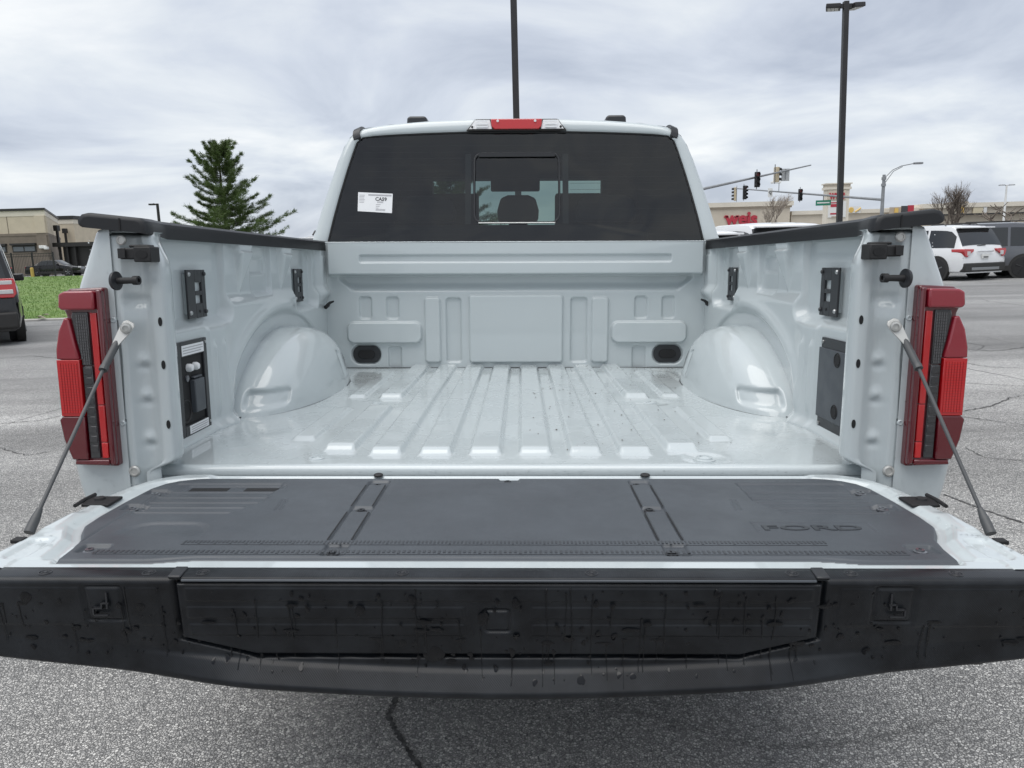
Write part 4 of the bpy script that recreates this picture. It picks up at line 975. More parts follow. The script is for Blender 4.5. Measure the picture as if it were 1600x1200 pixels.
    # high stop lamp
    zt = lambda f_: f_
    bl = [TP(728, 202, Y=3.66), TP(886, 202, Y=3.66)]
    xa, xb = bl[0].x, bl[1].x; zb_, zt_ = .636, .692
    mb = MB(); mb.prism([(xa, zb_), (xb, zb_), (xb-.045, zt_), (xa+.045, zt_)], lambda u, v, w: (u, yback(v)+w, v), -.026, .02); hl = TB(mb, 'high_stop_lamp', 'dark_trim', truck, bevel=.004)
    cx = (xa+xb)/2
    for s in (-1, 1):
        P = [(cx+s*.118, zb_+.006), (cx+s*(.5*(xb-xa)-.012), zb_+.006), (cx+s*(.5*(xb-xa)-.040), zt_-.003), (cx+s*.128, zt_-.003)]
        mb = MB(); mb.prism(P, lambda u, v, w: (u, yback(v)+w, v), -.036, -.02); cl = TB(mb, 'cargo_lens', 'clear_cover', hl, bevel=.003)
        P2 = [(u*.96+cx*.04, v) for u, v in P]
        mb = MB(); mb.prism(P, lambda u, v, w: (cx+(u-cx)*.985, yback(v)+w, zb_+.028+(v-zb_-.028)*.9), -.0285, -.0262); 
        for j in range(3):
            mb.box((min(cx+s*.135, cx+s*.19), yback(.64)-.034, zb_+.014+.013*j), (max(cx+s*.135, cx+s*.19), yback(.64)-.028, zb_+.020+.013*j))
        TB(mb, 'lamp_reflector', 'lens_white', hl)
        mb = MB(); mb.lathe([(.006, 0), (.005, .003), (.001, .003)], (cx+s*(.5*(xb-xa)-.030), yback(.64)-.034, zb_+.016), (0, -1, 0), n=10); TB(mb, 'lamp_screw', 'dark_trim', hl)
    mb = MB(); mb.prism([(cx-.105, zb_+.005), (cx+.105, zb_+.005), (cx+.118, zb_+.018), (cx+.121, zt_-.002), (cx-.121, zt_-.002), (cx-.118, zb_+.018)], lambda u, v, w: (u, yback(v)+w, v), -.040, -.02); rl = TB(mb, 'stop_lens', 'lens_red', hl, bevel=.004)
    for s in (-1, 1):
        mb = MB(); mb.lathe([(.0062, 0), (.005, .002), (.001, .0025)], (cx+s*.088, yback(.65)-.040, zt_-.014), (0, -1, 0), n=12); TB(mb, 'lens_dot', 'lens_cap' if False else 'label_white', rl)
    # small pods on the roof
    for px in (652, 962):
        c = TP(px, 180, Y=3.95); mb = MB(); x = c.x; mb.prism([(x-.055, .68), (x+.055, .68), (x+.050, .745), (x+.040, .756), (x-.040, .756), (x-.050, .745)], lambda u, v, w: (u, w, v), 3.93, 4.12); TB(mb, 'roof_pod', 'plastic_smooth', body, bevel=.01, seg=3)
    # windshield, side glass, doors' seams, bonnet
    ws = []
    for f_ in np.linspace(0, 1, 5):
        z = .665-.605*f_; y = yback(ROOF_Z)+1.42+(ROOF_Z-z)*1.25+.02; hw_ = np.interp(z, [.06, .3, .45, .665], [.86, .80, .75, .70])
        ws.append([(hw_*t_, y+.10*(1-t_*t_), z) for t_ in np.linspace(-1, 1, 9)])
    mb = MB(); mb.grid(np.array(ws)); TB(mb, 'windshield', 'windshield_glass', body)
    def side_x(z): return float(np.interp(z, [b for a, b in OUT], [a for a, b in OUT]))
    for s in (-1, 1):
        for y0, y1 in ((.32, .98), (1.06, 1.72)):
            g = []
            for y in np.linspace(0, 1, 3): g.append([(s*(side_x(z)*1.006+.004), yback(z)+y0+(y1-y0)*y, z) for z in np.linspace(.12, .55, 8)])
            if y1 > 1.5: g[-1] = [(x, y+(.55-z)*.9, z) for x, y, z in g[-1]]
            mb = MB(); mb.grid(np.array(g)); TB(mb, 'door_window', 'car_glass', body)
        mb = MB(); mb.box((min(s*1.0, s*1.01), 4.5, -.02), (max(s*1.0, s*1.02), 4.68, .01)); TB(mb, 'door_handle', 'paint', body, bevel=.004)
        mb = MB(); c = Vector((s*1.14, 5.62, .19)); mb.box((c.x-.11, c.y-.05, c.z-.11), (c.x+.11, c.y+.06, c.z+.11)); TB(mb, 'wing_mirror', 'dark_trim', body, bevel=.03, seg=3)
    hd = []
    for y, z, hw_ in ((5.62, .085, .90), (6.2, .075, .92), (6.9, .04, .93), (7.12, -.02, .92), (7.2, -.14, .90), (7.22, -.60, .90)):
        hd.append([(hw_*t_, y, z+.03*(1-t_*t_)) for t_ in np.linspace(-1, 1, 9)])
    hd = [[(p[0][0]*1.06, p[0][1], -.6)]+p+[(p[-1][0]*1.06, p[0][1], -.6)] for p in hd]
    mb = MB(); mb.grid(np.array(hd)); TB(mb, 'bonnet', 'paint', body, smooth=50)
    # seats
    def seat(name, x, y, w, zt_, z0=-.25):
        mb = MB(); mb.box((x-w/2, y-.06, z0), (x+w/2, y+.08, zt_)); mb.box((x-w/2, y, z0-.1), (x+w/2, y+.5, z0+.05)); o = TB(mb, name, 'seat_cloth', body, bevel=.04, seg=3); return o
    rear = seat('rear_bench', 0, 4.02, 1.40, .218)
    for x in (-.47, 0.012, .47):
        w = .105 if abs(x) < .1 else .150
        mb = MB(); mb.prism([(x-w, .235), (x-w*1.03, .29), (x-w*.86, .352), (x-w*.5, .368), (x+w*.5, .368), (x+w*.86, .352), (x+w*1.03, .29), (x+w, .235)], lambda u, v, q: (u, q, v), 3.96, 4.07); mb.box((x-.05, 4.0, .19), (x+.05, 4.03, .25)); TB(mb, 'headrest', 'seat_cloth', rear, bevel=.02, seg=3)
    for x in (-.40, .40):
        fs = seat('front_seat', x, 4.98, .50, .20); mb = MB(); mb.box((x-.15, 4.95, .25), (x+.15, 5.06, .47)); mb.box((x-.06, 4.99, .18), (x+.06, 5.02, .26)); TB(mb, 'headrest', 'seat_cloth', fs, bevel=.035, seg=3)
    mb = MB(); mb.box((-.86, 5.55, -.5), (.86, 5.75, .10)); TB(mb, 'dashboard', 'liner', body, bevel=.03)
    mb = MB(); mb.box((-.17, 5.0, .488), (.15, 5.04, .58)); TB(mb, 'inside_mirror', 'liner', body, bevel=.01)
    mb = MB(); mb.box((-.80, 4.95, .565), (.80, 5.14, .685)); TB(mb, 'roof_header', 'liner', body, bevel=.02)
    for s in (-1, 1):
        mb = MB(); mb.prism([(s*.565, .62), (s*.80, .62), (s*.95, .05), (s*.60, .05)], lambda u, v, w: (u, w+(.62-v)*.6, v), 5.12, 5.2); TB(mb, 'pillar_trim', 'liner', body)
    mb = MB(); mb.ring((-.40, 5.42, .10), (0, -.9, .3), .19, .016); TB(mb, 'steering_wheel', 'liner', body)
    mb = MB(); mb.box((-.95, 3.62, -.56), (.95, 5.8, -.50)); TB(mb, 'cabin_floor', 'liner', body)
cab()
# ---- beads of water and specks of dirt
def beads():
    rg = random.Random(3); mb = MB()
    def bead(p, n, r):
        p = Vector(p); n = Vector(n).normalized(); a = n.orthogonal().normalized(); b = n.cross(a); V = []
        for h, k in ((0, 1), (.45, .8), (.72, .4)):
            V += [p+n*(r*h)+(a*math.cos(t*math.pi/3)+b*math.sin(t*math.pi/3))*r*k for t in range(6)]
        mb.add(V, [(j*6+i, j*6+(i+1) % 6, (j+1)*6+(i+1) % 6, (j+1)*6+i) for j in range(2) for i in range(6)]+[tuple(range(12, 18))])
    for k in range(150):
        s = 1 if rg.random() < .8 else -1; bead((s*rg.uniform(.795, .885), 1.6435 if rg.random() < .5 else 1.648, rg.uniform(-.44, .04)), (0, -1, 0), rg.uniform(.0008, .0022))
    for k in range(160):
        s = rg.choice((-1, 1)); bead((s*rg.uniform(.88, .985), 1.6415, rg.uniform(-.60, -.46)), (0, -1, 0), rg.uniform(.0008, .0022))
    for k in range(40):
        s = rg.choice((-1, 1)); bead((s*rg.uniform(.89, .925), 1.642, rg.uniform(-.04, .07)), (0, -1, 0), rg.uniform(.0008, .002))
    for k in range(170):
        s = rg.choice((-1, 1, 1)); bead((s*rg.uniform(.80, .85), rg.uniform(1.16, 1.60), -.4706), (0, 0, 1), rg.uniform(.001, .0026))
    for k in range(120): bead((rg.uniform(-.86, .86), 1.7035, rg.uniform(ZF-.02, ZF-.008)), (0, -1, 0), rg.uniform(.0008, .002))
    for k in range(260):
        s = rg.choice((-1, 1)); bead((rg.uniform(-.86, .86), 3.39, .113), (0, 0, 1), rg.uniform(.001, .002))
    tag(TB(mb, 'water_beads', 'water', smooth=True), kind='stuff')
    mb = MB()
    for k in range(150):
        if k < 60: x, y = rg.uniform(.25, .72), rg.uniform(3.22, 3.42)
        elif k < 80: x, y = rg.uniform(-.05, .2), rg.uniform(3.3, 3.42)
        else: x, y = .05+abs(rg.gauss(0, .35)), rg.uniform(1.85, 3.1)
        if x > .62 and y < 3.25: continue
        r = rg.uniform(.0012, .0032); n = 6; a0 = rg.random()*6; z = ZF+.0185
        fi = abs(((x/.125) % 1)-.5); z = ZF+(.0172 if abs(((x-.0625+.0625) % .125)-.0625) < .026 and x < .46 else .0025)
        V = [(x+r*rg.uniform(.5, 1.3)*math.cos(a0+i*1.047), y+r*2*rg.uniform(.5, 1.3)*math.sin(a0+i*1.047), z) for i in range(n)]+[(x, y, z+.0015)]
        mb.add(V, [(i, (i+1) % n, n) for i in range(n)])
    tag(TB(mb, 'dirt_specks', 'dirt', smooth=False), kind='stuff')
beads()
# ------------------------------------------------------------ ground
def ground():
    S = 1600
    mb = MB(); mb.add([(-S, -S, 0), (S, -S, 0), (S, S, 0), (-S, S, 0)], [(0, 1, 2, 3)]); tag(build(mb, 'parking_lot', 'asphalt', smooth=False), kind='structure')
    # lawn on the left, its edge to the lot and the rise behind it
    e0 = WP(37, 502, Z=0); e1 = WP(112, 499, Z=0)
    d = Vector((1, .12, 0)).normalized(); a = e0-d*60; b = e0+d*11; nb = Vector((-d.y, d.x, 0))
    far = 66.0
    P = []
    for i, t in enumerate(np.linspace(0, 1, 40)):
        p = a+(b-a)*t; col = []
        for j, q in enumerate(np.linspace(0, 1, 24)):
            y = p.y+(far-p.y)*q**1.6; col.append((p.x, y, .006+.06*min(1, q*14)+.02*math.sin(p.x*.7+y*.4)*min(1, q*8)))
        P.append(col)
    mb = MB(); mb.grid(np.array(P)); tag(build(mb, 'lawn', 'lawn', smooth=True), kind='structure')
    mb = MB(); mb.prism([(0, 0), (.16, 0), (.16, .035), (.12, .05), (.03, .05), (0, .03)], lambda u, v, w: tuple(a+d*w+(-nb)*(-u+.10)+Vector((0, 0, v))), 0, (b-a).length); tag(build(mb, 'lawn_edge', 'concrete', smooth=False), kind='structure')
    rg = np.random.default_rng(4); mb = MB(); n = 0
    while n < 6000:
        q = rg.random()**1.8; y = 17.0+(far-17.0)*q; lo = WP(5, 470, Y=y).x; hi = WP(130, 470, Y=y).x; x = lo+(hi-lo)*rg.random()
        p = a+d*((x-a.x)/d.x)
        if y < p.y+.06: continue
        z = .006+.06*min(1, ((y-p.y)/(far-p.y))**.62*14); h = rg.uniform(.02, .055)*(1+y/60); w = .006*(y/17); an = rg.random()*6.28
        c, s = math.cos(an)*w, math.sin(an)*w; lx, ly = rg.normal(0, .03, 2)
        mb.add([(x-c, y-s, z-.01), (x+c, y+s, z-.01), (x+lx, y+ly, z+h)], [(0, 1, 2)]); n += 1
    tag(build(mb, 'grass', 'grass_blade', smooth=False, fixn=False), kind='stuff')
    mb = MB()
    for px, py in ((60, 495), (70, 492), (90, 480), (92, 463), (64, 497), (105, 470)):
        p = WP(px, py, Z=.07); 
        mb.add([p+Vector((-.10, 0, 0)), p+Vector((0, -.05, .02)), p+Vector((.12, .02, .0)), p+Vector((.02, .06, .03))], [(0, 1, 2, 3)])
    tag(build(mb, 'fallen_leaves', 'bark_pale', smooth=False), kind='stuff')
    # individual cracks in the asphalt
    def crack(pts, w, name='pavement_crack'):
        rg = random.Random(len(pts)*7+int(w*1e4)+int(abs(pts[0][0]))); P = [WP(px, py, Z=0) for px, py in pts]; Q = []
        for i in range(len(P)-1):
            for k in range(14):
                q = P[i].lerp(P[i+1], k/14); j = .35*(P[i+1]-P[i]).length/14; Q.append(q+Vector((rg.uniform(-j, j), rg.uniform(-j, j), 0)))
        Q.append(P[-1]); mb = MB(); V = []
        for i, q in enumerate(Q):
            dd = (Q[min(i+1, len(Q)-1)]-Q[max(0, i-1)]).normalized(); n_ = Vector((-dd.y, dd.x, 0)); ww = w*rg.uniform(.3, 1.2)
            V += [q+n_*ww+Vector((0, 0, .004)), q-n_*ww+Vector((0, 0, .004))]
        mb.add(V, [(2*i, 2*i+1, 2*i+3, 2*i+2) for i in range(len(Q)-1)]); tag(build(mb, name, 'crack_fill', smooth=False, fixn=False), kind='structure')
    mat('crack_fill', (.07, .07, .07), .95, var=(40, .6))
    crack([(1475, 773), (1500, 783), (1545, 800), (1600, 818)], .008)
    crack([(1500, 651), (1560, 659), (1640, 670)], .006)
    crack([(1490, 645), (1545, 636), (1580, 622), (1640, 610)], .008)
    crack([(1500, 598), (1560, 602), (1660, 606)], .007)
    crack([(0, 662), (60, 658), (95, 650)], .006)
    crack([(1502, 545), (1550, 549), (1620, 541)], .010)
    crack([(1500, 566), (1548, 574), (1640, 577)], .007)
    crack([(0, 700), (40, 712), (80, 706)], .005)
    crack([(0, 560), (50, 556), (92, 560)], .008)
    crack([(1508, 700), (1540, 716), (1620, 722)], .004)
    crack([(620, 1090), (606, 1120), (622, 1150), (655, 1200), (680, 1240)], .009)
ground()

# ------------------------------------------------------------ vehicles
def vehicle(name, label, cat, paint, loc, rotz, L=5.05, Wd=2.0, Hh=1.77, kind='crossover', group=None, rim='rim', rails=True):
    t = thing(name, label, cat, loc, rotz, group)
    w = Wd/2; b = 1.02
    if kind == 'boxy': st = [(0, .95, .62, .92), (.03, .96, .80, .98), (.06, .97, .96, 1.10), (.20, .97, Hh-.12, Hh-.12), (.42, 1, Hh-.02, Hh), (2.2, 1, Hh, Hh), (2.75, 1, Hh-.04, 0), (3.5, 1, 1.12, 0), (4.0, .99, 1.08, 0), (L-.18, .95, .98, 0), (L, .86, .70, 0)]
    elif kind == 'sedan': st = [(0, .92, .70, 0), (.05, .95, .98, 0), (.75, .98, 1.03, 0), (1.5, 1, Hh-.03, 0), (2.1, 1, Hh, 0), (2.7, 1, Hh-.05, 0), (3.5, 1, .98, 0), (L-.2, .94, .82, 0), (L, .85, .62, 0)]
    else: st = [(0, .93, .66, 0), (.03, .945, .90, 0), (.10, .955, 1.08, 0), (.24, .965, 1.32, 0), (.44, .97, Hh-.13, 0), (.62, .985, Hh-.04, 0), (1.2, 1, Hh, 0), (2.4, 1, Hh, 0), (2.95, 1, Hh-.07, 0), (3.75, 1, 1.14, 0), (4.3, .98, 1.08, 0), (L-.2, .93, .94, 0), (L, .84, .68, 0)]
    def sec(y):
        ys = [q[0] for q in st]; k = float(np.interp(y, ys, [q[1] for q in st])); zr = float(np.interp(y, ys, [q[2] for q in st]))
        bb = min(b, zr-.10); ww = w*k
        tum = np.interp(zr, [1.0, Hh], [.03, .17])
        P = [(ww-.10, .24), (ww-.03, .30), (ww, .48), (ww, .72), (ww-.015, bb-.06), (ww-.035, bb)]
        P += [(ww-.035-(tum-.02)*q, bb+(zr-.05-bb)*q) for q in (.12, .5, .88)]
        P += [(ww-tum-.03, zr-.028), (ww-tum-.10, zr-.008), ((ww-tum)*.5, zr+.008), (0, zr+.012)]
        return P
    ys = sorted(set([q[0] for q in st]+list(np.linspace(0, L, 40))))
    rows = []
    for y in ys:
        P = sec(y); rows.append([(x, y-.9, z) for x, z in P]+[(-x, y-.9, z) for x, z in P[::-1][1:]])
    mb = MB(); mb.grid(np.array(rows)); n = len(rows[0]); mb.f.append(tuple(range(n))); mb.f.append(tuple(range((len(ys)-1)*n, len(ys)*n)))
    body = build(mb, 'body', paint, t, smooth=38)
    # side glass
    zt = lambda y: sec(y)
    seg = {'crossover': [(.36, 1.32), (1.40, 2.22), (2.30, 3.02)], 'boxy': [(.30, .95), (1.03, 1.80), (1.88, 2.62)], 'sedan': [(1.35, 2.0), (2.08, 2.8)]}[kind]
    for s in (-1, 1):
        for y0, y1 in seg:
            g = []
            for i, y in enumerate(np.linspace(y0, y1, 6)):
                P = sec(y); p0, p1 = P[5], P[8]; g.append([(s*(p0[0]+(p1[0]-p0[0])*q+.006), y-.9, p0[1]+(p1[1]-p0[1])*q) for q in np.linspace(.05, .97, 5)])
            mb = MB(); mb.grid(np.array(g)); build(mb, 'side_window', 'car_glass', t, smooth=True)
    # rear and front glass
    ry = {'crossover': (.12, .46), 'boxy': (.075, .20), 'sedan': (.80, 1.45)}[kind]; fy = {'crossover': (3.02, 3.70), 'boxy': (2.80, 3.45), 'sedan': (2.75, 3.40)}[kind]
    for nm, (y0, y1), e in (('rear_window', ry, -1), ('windshield', fy, 1)):
        g = []
        for y in np.linspace(y0, y1, 5):
            P = sec(y); x = P[9][0]+(.015 if e < 0 and kind == 'crossover' else -.06); z = P[11][1]; g.append([(x*q, y-.9+e*.012, P[12][1]+(P[9][1]-P[12][1])*abs(q)**3+.012) for q in np.linspace(-1, 1, 13)])
        mb = MB(); mb.grid(np.array(g)); build(mb, nm, 'car_glass', t, smooth=True)
    # spoiler, rails, lower cladding, bumper
    if kind != 'sedan':
        yr = .42 if kind == 'crossover' else .16; P = sec(yr+.15); x = P[9][0]-.03; z = P[11][1]
        mb = MB(); mb.prism([(-x, 0), (x, 0), (x-.03, .30), (-x+.03, .30)], lambda u, v, q: (u, yr-.14-.9+v, z+q-.02+.10*(v-.3)*.3), -.03, .012); build(mb, 'roof_spoiler', paint, t, bevel=.012)
        for s in (-1, 1)[:2 if rails else 0]:
            mb = MB(); xr = sec(1.4)[9][0]-.05; mb.tube([(s*xr, .85-.9, Hh-.02), (s*xr, .95-.9, Hh+.045), (s*xr, 2.6-.9, Hh+.045), (s*xr, 2.75-.9, Hh-.03)], .016, n=6); build(mb, 'roof_rail', 'dark_trim', t)
    mb = MB(); mb.box((-w*.93, -.96, .28), (w*.93, -.70, .56)); bp = build(mb, 'rear_bumper', 'dark_trim', t, bevel=.04, seg=3)
    mb = MB(); mb.box((-w*.62, -.975, .33), (w*.62, -.95, .42)); build(mb, 'bumper_trim', 'rim', bp, bevel=.01)
    mb = MB(); mb.box((-w*.95, L-1.2, .26), (w*.95, L-.88, .50)); build(mb, 'front_bumper', 'dark_trim', t, bevel=.05)
    for s in (-1, 1):
        mb = MB(); mb.box((min(s*(w-.05), s*(w+.008)), .30, .24), (max(s*(w-.05), s*(w+.008)), L-1.9-.5, .42)); build(mb, 'side_cladding', 'dark_trim', t, bevel=.015)
    # lamps, plate, handle
    for s in (-1, 1):
        if kind == 'crossover': poly = [(.50, 1.00), (.955, 1.005), (.965, .93), (.90, .78), (.80, .74), (.70, .84), (.52, .93)]; wrap = .42
        elif kind == 'boxy': poly = [(.66, 1.12), (.93, 1.12), (.95, 1.04), (.945, .86), (.90, .80), (.70, .80), (.66, .86)]; wrap = .22
        else: poly = [(.50, .92), (.90, .92), (.90, .80), (.50, .78)]; wrap = .2
        mb = MB(); mb.prism([(u*w, v) for u, v in poly], lambda u, v, q: (s*u, -.9+q+max(0, (v-.9))*.25, v), -.028, wrap); tl = build(mb, 'tail_light', 'lens_red', t, bevel=.012)
        if kind == 'boxy':
            mb = MB(); mb.box((min(s*.69*w, s*.90*w), -.935, .865), (max(s*.69*w, s*.90*w), -.90, .935)); mb.box((min(s*.69*w, s*.90*w), -.925+.03, 1.02), (max(s*.69*w, s*.90*w), -.88, 1.085)); build(mb, 'lamp_lens', 'lens_clear', tl, bevel=.008)
        else:
            mb = MB(); mb.box((min(s*.68*w, s*.82*w), -.932, .80), (max(s*.68*w, s*.82*w), -.90, .93)); build(mb, 'lamp_lens', 'lens_clear', tl, bevel=.006)
        mb = MB(); mb.box((min(s*.55*w, s*.90*w), L-.9-.16, .72), (max(s*.55*w, s*.90*w), L-.9-.02, .86)); build(mb, 'headlight', 'lens_clear', t, bevel=.02)
        mb = MB(); yy = {'crossover': 3.1, 'boxy': 2.8, 'sedan': 2.9}[kind]-.9; mb.box((min(s*(w-.03), s*(w+.16)), yy-.04, 1.02), (max(s*(w-.03), s*(w+.16)), yy+.07, 1.16)); build(mb, 'wing_mirror', paint, t, bevel=.03)
        for y in (.9, L-1.05):
            c = Vector((s*(w-.12), y-.9, .365)); mb = MB()
            mb.lathe([(.435, 0), (.435, .126), (.02, .126)], c, (s, 0, 0), n=28); build(mb, 'wheel_arch', 'dark_trim', t)  # flat black disc: cladding ring, and the wheel well's shade put into its colour
            mb = MB(); mb.lathe([(.24, -.10), (.335, -.11), (.365, -.08), (.365, .115), (.345, .135), (.25, .14)], c, (s, 0, 0), n=28); wh = build(mb, 'wheel', 'tyre', t)
            mb = MB(); mb.lathe([(.25, .138), (.235, .11), (.05, .10), (.03, .125), (.005, .125)], c, (s, 0, 0), n=24)
            for k in range(5):
                a_ = k*2*math.pi/5+.3; u = Vector((0, math.cos(a_), math.sin(a_))); mb.tube([c+Vector((s*.118, 0, 0))+u*.03, c+Vector((s*.13, 0, 0))+u*.24], .028, n=5)
            build(mb, 'rim', rim, wh)
    mb = MB(); mb.box((-.16, -.945, .70), (.16, -.915, .84)); pl = build(mb, 'number_plate', 'sign_white', t, bevel=.004)
    mb = MB(); mb.box((-.11, -.949, .72), (.11, -.944, .76)); build(mb, 'plate_print', 'label_ink', pl)
    mb = MB(); mb.box((-.36, -.935, .90), (.36, -.90, .935)); build(mb, 'tailgate_trim', 'chrome' if kind != 'sedan' else 'dark_trim', t, bevel=.008)
    mb = MB(); mb.tube([(-.25, ry[0]-.9-.02, 1.10), (.12, ry[0]-.9-.03, 1.12)], .012, n=6); build(mb, 'rear_wiper', 'dark_trim', t)
    return t
# rotz turns the front (+Y) counter-clockwise
def park(px, Y, deg, side, L=5.05, Wd=2.0):   # stands the rear corner of a vehicle at a measured spot
    c = WP(px, 400, Y=Y); a = R(deg); lx, ly = side*(Wd/2-.03), -.86
    return (c.x-(lx*math.cos(a)-ly*math.sin(a)), Y-(lx*math.sin(a)+ly*math.cos(a)), 0), a
lo, an = park(1503, 24.0, 22, -1); vehicle('parked_suv', 'white sport utility vehicle with red wraparound tail lights beside the right tail lamp', 'suv', 'white_paint', lo, an, group='vehicles parked on the lot')
p = WP(1598, 420, Y=25.6); vehicle('parked_suv', 'dark grey sport utility vehicle side on at the right edge of the picture', 'suv', 'gray_paint', (p.x-.10, 25.6+.30, 0), R(72), group='vehicles parked on the lot', rim='dark_rim', Hh=1.82)
lo, an = park(1312, 16.0, 8, 1); vehicle('parked_suv', 'white sport utility vehicle showing only its roof above the right bed rail', 'suv', 'white_paint', lo, an, Hh=1.80, rails=False, group='vehicles parked on the lot')
lo, an = park(1186, 15.2, 10, 1); vehicle('parked_suv', 'white sport utility vehicle whose roof edge shows next to the right cab pillar', 'suv', 'white_paint', lo, an, Hh=1.66, rails=False, group='vehicles parked on the lot')
lo, an = park(20, 12.6, 35, 1, Wd=1.93); vehicle('parked_suv', 'black boxy sport utility vehicle cut by the left edge of the picture', 'suv', 'black_paint', lo, an, L=4.4, Wd=1.93, Hh=1.80, kind='boxy', group='vehicles parked on the lot', rim='dark_rim')
lo, an = park(441, 12.6, -8, -1); vehicle('parked_suv', 'silver sport utility vehicle with roof rails peeking over the left bed rail beside the cab', 'suv', 'silver_paint', lo, an, Hh=1.74, group='vehicles parked on the lot')
p = WP(36, 432, Y=70); vehicle('parked_sedan', 'dark sedan behind the iron fence left of the yellow bollard', 'car', 'black_paint', (p.x-2.6, 70.5, 0), R(78), L=4.7, Wd=1.85, Hh=1.45, kind='sedan', group='cars behind the fence')
p = WP(86, 432, Y=69); vehicle('parked_sedan', 'dark sedan behind the iron fence right of the yellow bollard', 'car', 'black_paint', (p.x-1.6, 69.5, 0), R(-84), L=4.8, Wd=1.85, Hh=1.5, kind='sedan', group='cars behind the fence')

# ------------------------------------------------------------ buildings, left
def hgt(px, py, Y): return WP(px, py, Y=Y).z
def left_building():
    Y = 75.0; xa = WP(-420, 400, Y=Y).x; x0 = WP(62, 400, Y=Y).x; x1 = WP(79, 400, Y=Y).x; zt = hgt(20, 326, Y); zm = hgt(20, 367, Y)
    t = thing('store_building', 'tan and brown masonry building with a flat dark roof edge behind the lawn at left', 'building', ((xa+x1)/2, Y, 0)); o = t.location.copy()
    def bb(name, m, lo, hi, parent=t, **k):
        mb = MB(); mb.box(Vector(lo)-o, Vector(hi)-o); return build(mb, name, m, parent, smooth=False, **k)
    D2 = Y+17; xc_ = WP(98, 400, Y=D2).x; xd_ = WP(-600, 400, Y=D2).x
    def slab(name, m, z0, z1, g=0.0, parent=t):
        mb = MB(); mb.prism([(xa-g, Y-g), (x1+g, Y-g), (xc_+g, D2), (xd_, D2)], lambda u, v, w: (u-o.x, v-o.y, w), z0, z1); return build(mb, name, m, parent, smooth=False)
    slab('lower_wall', 'wall_brown', 0, zm-.12); up = slab('upper_wall', 'wall_tan', zm+.12, zt-.22, -.06); slab('wall_band', 'wall_brown', zm-.12, zm+.12, .05); slab('roof_edge', 'dark_trim', zt-.22, zt, .10)
    slab('upper_trim', 'stucco_cream', zt-.75, zt-.23, -.02)
    bb('corner_pier', 'wall_tan', (x0, Y-.10, zm+.12), (x1-.10, Y+.3, zt-.76)); bb('corner_pier', 'wall_brown', (x0, Y-.14, 0), (x1-.08, Y+.3, zm-.13))
    xj = WP(11, 350, Y=Y).x; bb('control_joint', 'wall_brown', (xj-.03, Y+.04, zm+.13), (xj+.03, Y+.065, zt-.23), up)
    for a, b_ in ((20, 57), (-30, 11)):
        l, r = WP(a, 390, Y=Y).x, WP(b_, 390, Y=Y).x; z1, z0 = hgt(40, 381, Y), hgt(40, 394, Y)
        w = bb('window', 'dark_trim', (l, Y-.06, z0), (r, Y+.02, z1)); m = (l+r)/2
        for c, d_ in ((l+.12, m-.06), (m+.06, r-.12)): bb('pane', 'store_glass', (c, Y-.075, z0+.10), (d_, Y-.055, z1-.28), w)
        bb('window_hood', 'dark_trim', (l-.08, Y-.30, z1-.12), (r+.08, Y-.02, z1+.06), w)
    # rear block beyond the entrance
    Y2 = 97.0; l, r = WP(96, 400, Y=Y2).x, WP(121, 400, Y=Y2).x; z2 = hgt(110, 337, Y2)
    bb('rear_block', 'wall_tan', (l, Y2, 0), (r, Y2+9, z2-.45)); bb('cornice', 'dark_trim', (l-.12, Y2-.15, z2-.45), (r+.15, Y2+9.2, z2))
    bb('block_trim', 'stucco_cream', (l-.03, Y2-.05, z2-1.0), (r+.04, Y2+9.05, z2-.46))
    # entrance canopy on posts
    Yc = 76.0; l, r = WP(84, 400, Y=Yc).x, WP(150, 400, Y=Yc).x; zc = hgt(100, 379, Yc)
    ca = bb('entrance_canopy', 'dark_trim', (l, Yc, zc-.40), (r, Yc+8, zc)); bb('canopy_back', 'dark_trim', (l+1.2, Yc+8.0, 0), (r, Yc+8.3, zc-.42), ca)
    bb('entrance_shade', 'dark_trim', (l+.7, Yc+.55, 0), (r, Yc+.8, zc-.41), ca)  # dark sheet: shade under the canopy put into its colour, with the dark doors
    for px in (92, 104, 116): x = WP(px, 400, Y=Yc).x; bb('canopy_post', 'dark_trim', (x-.09, Yc+.2, 0), (x+.09, Yc+.38, zc-.41), ca)
    for px, py, yy in ((88, 352, 81.5), (101, 357, 96.5)):
        c = WP(px, py, Y=yy); d = bb('downspout', 'iron', (c.x-.10, yy-.12, 2.6), (c.x+.10, yy+.12, c.z)); bb('rain_head', 'iron', (c.x-.22, yy-.30, c.z-.6), (c.x+.22, yy+.25, c.z), d, bevel=.02)
mat('store_glass', (.10, .12, .13), .08, spec=.8)
left_building()
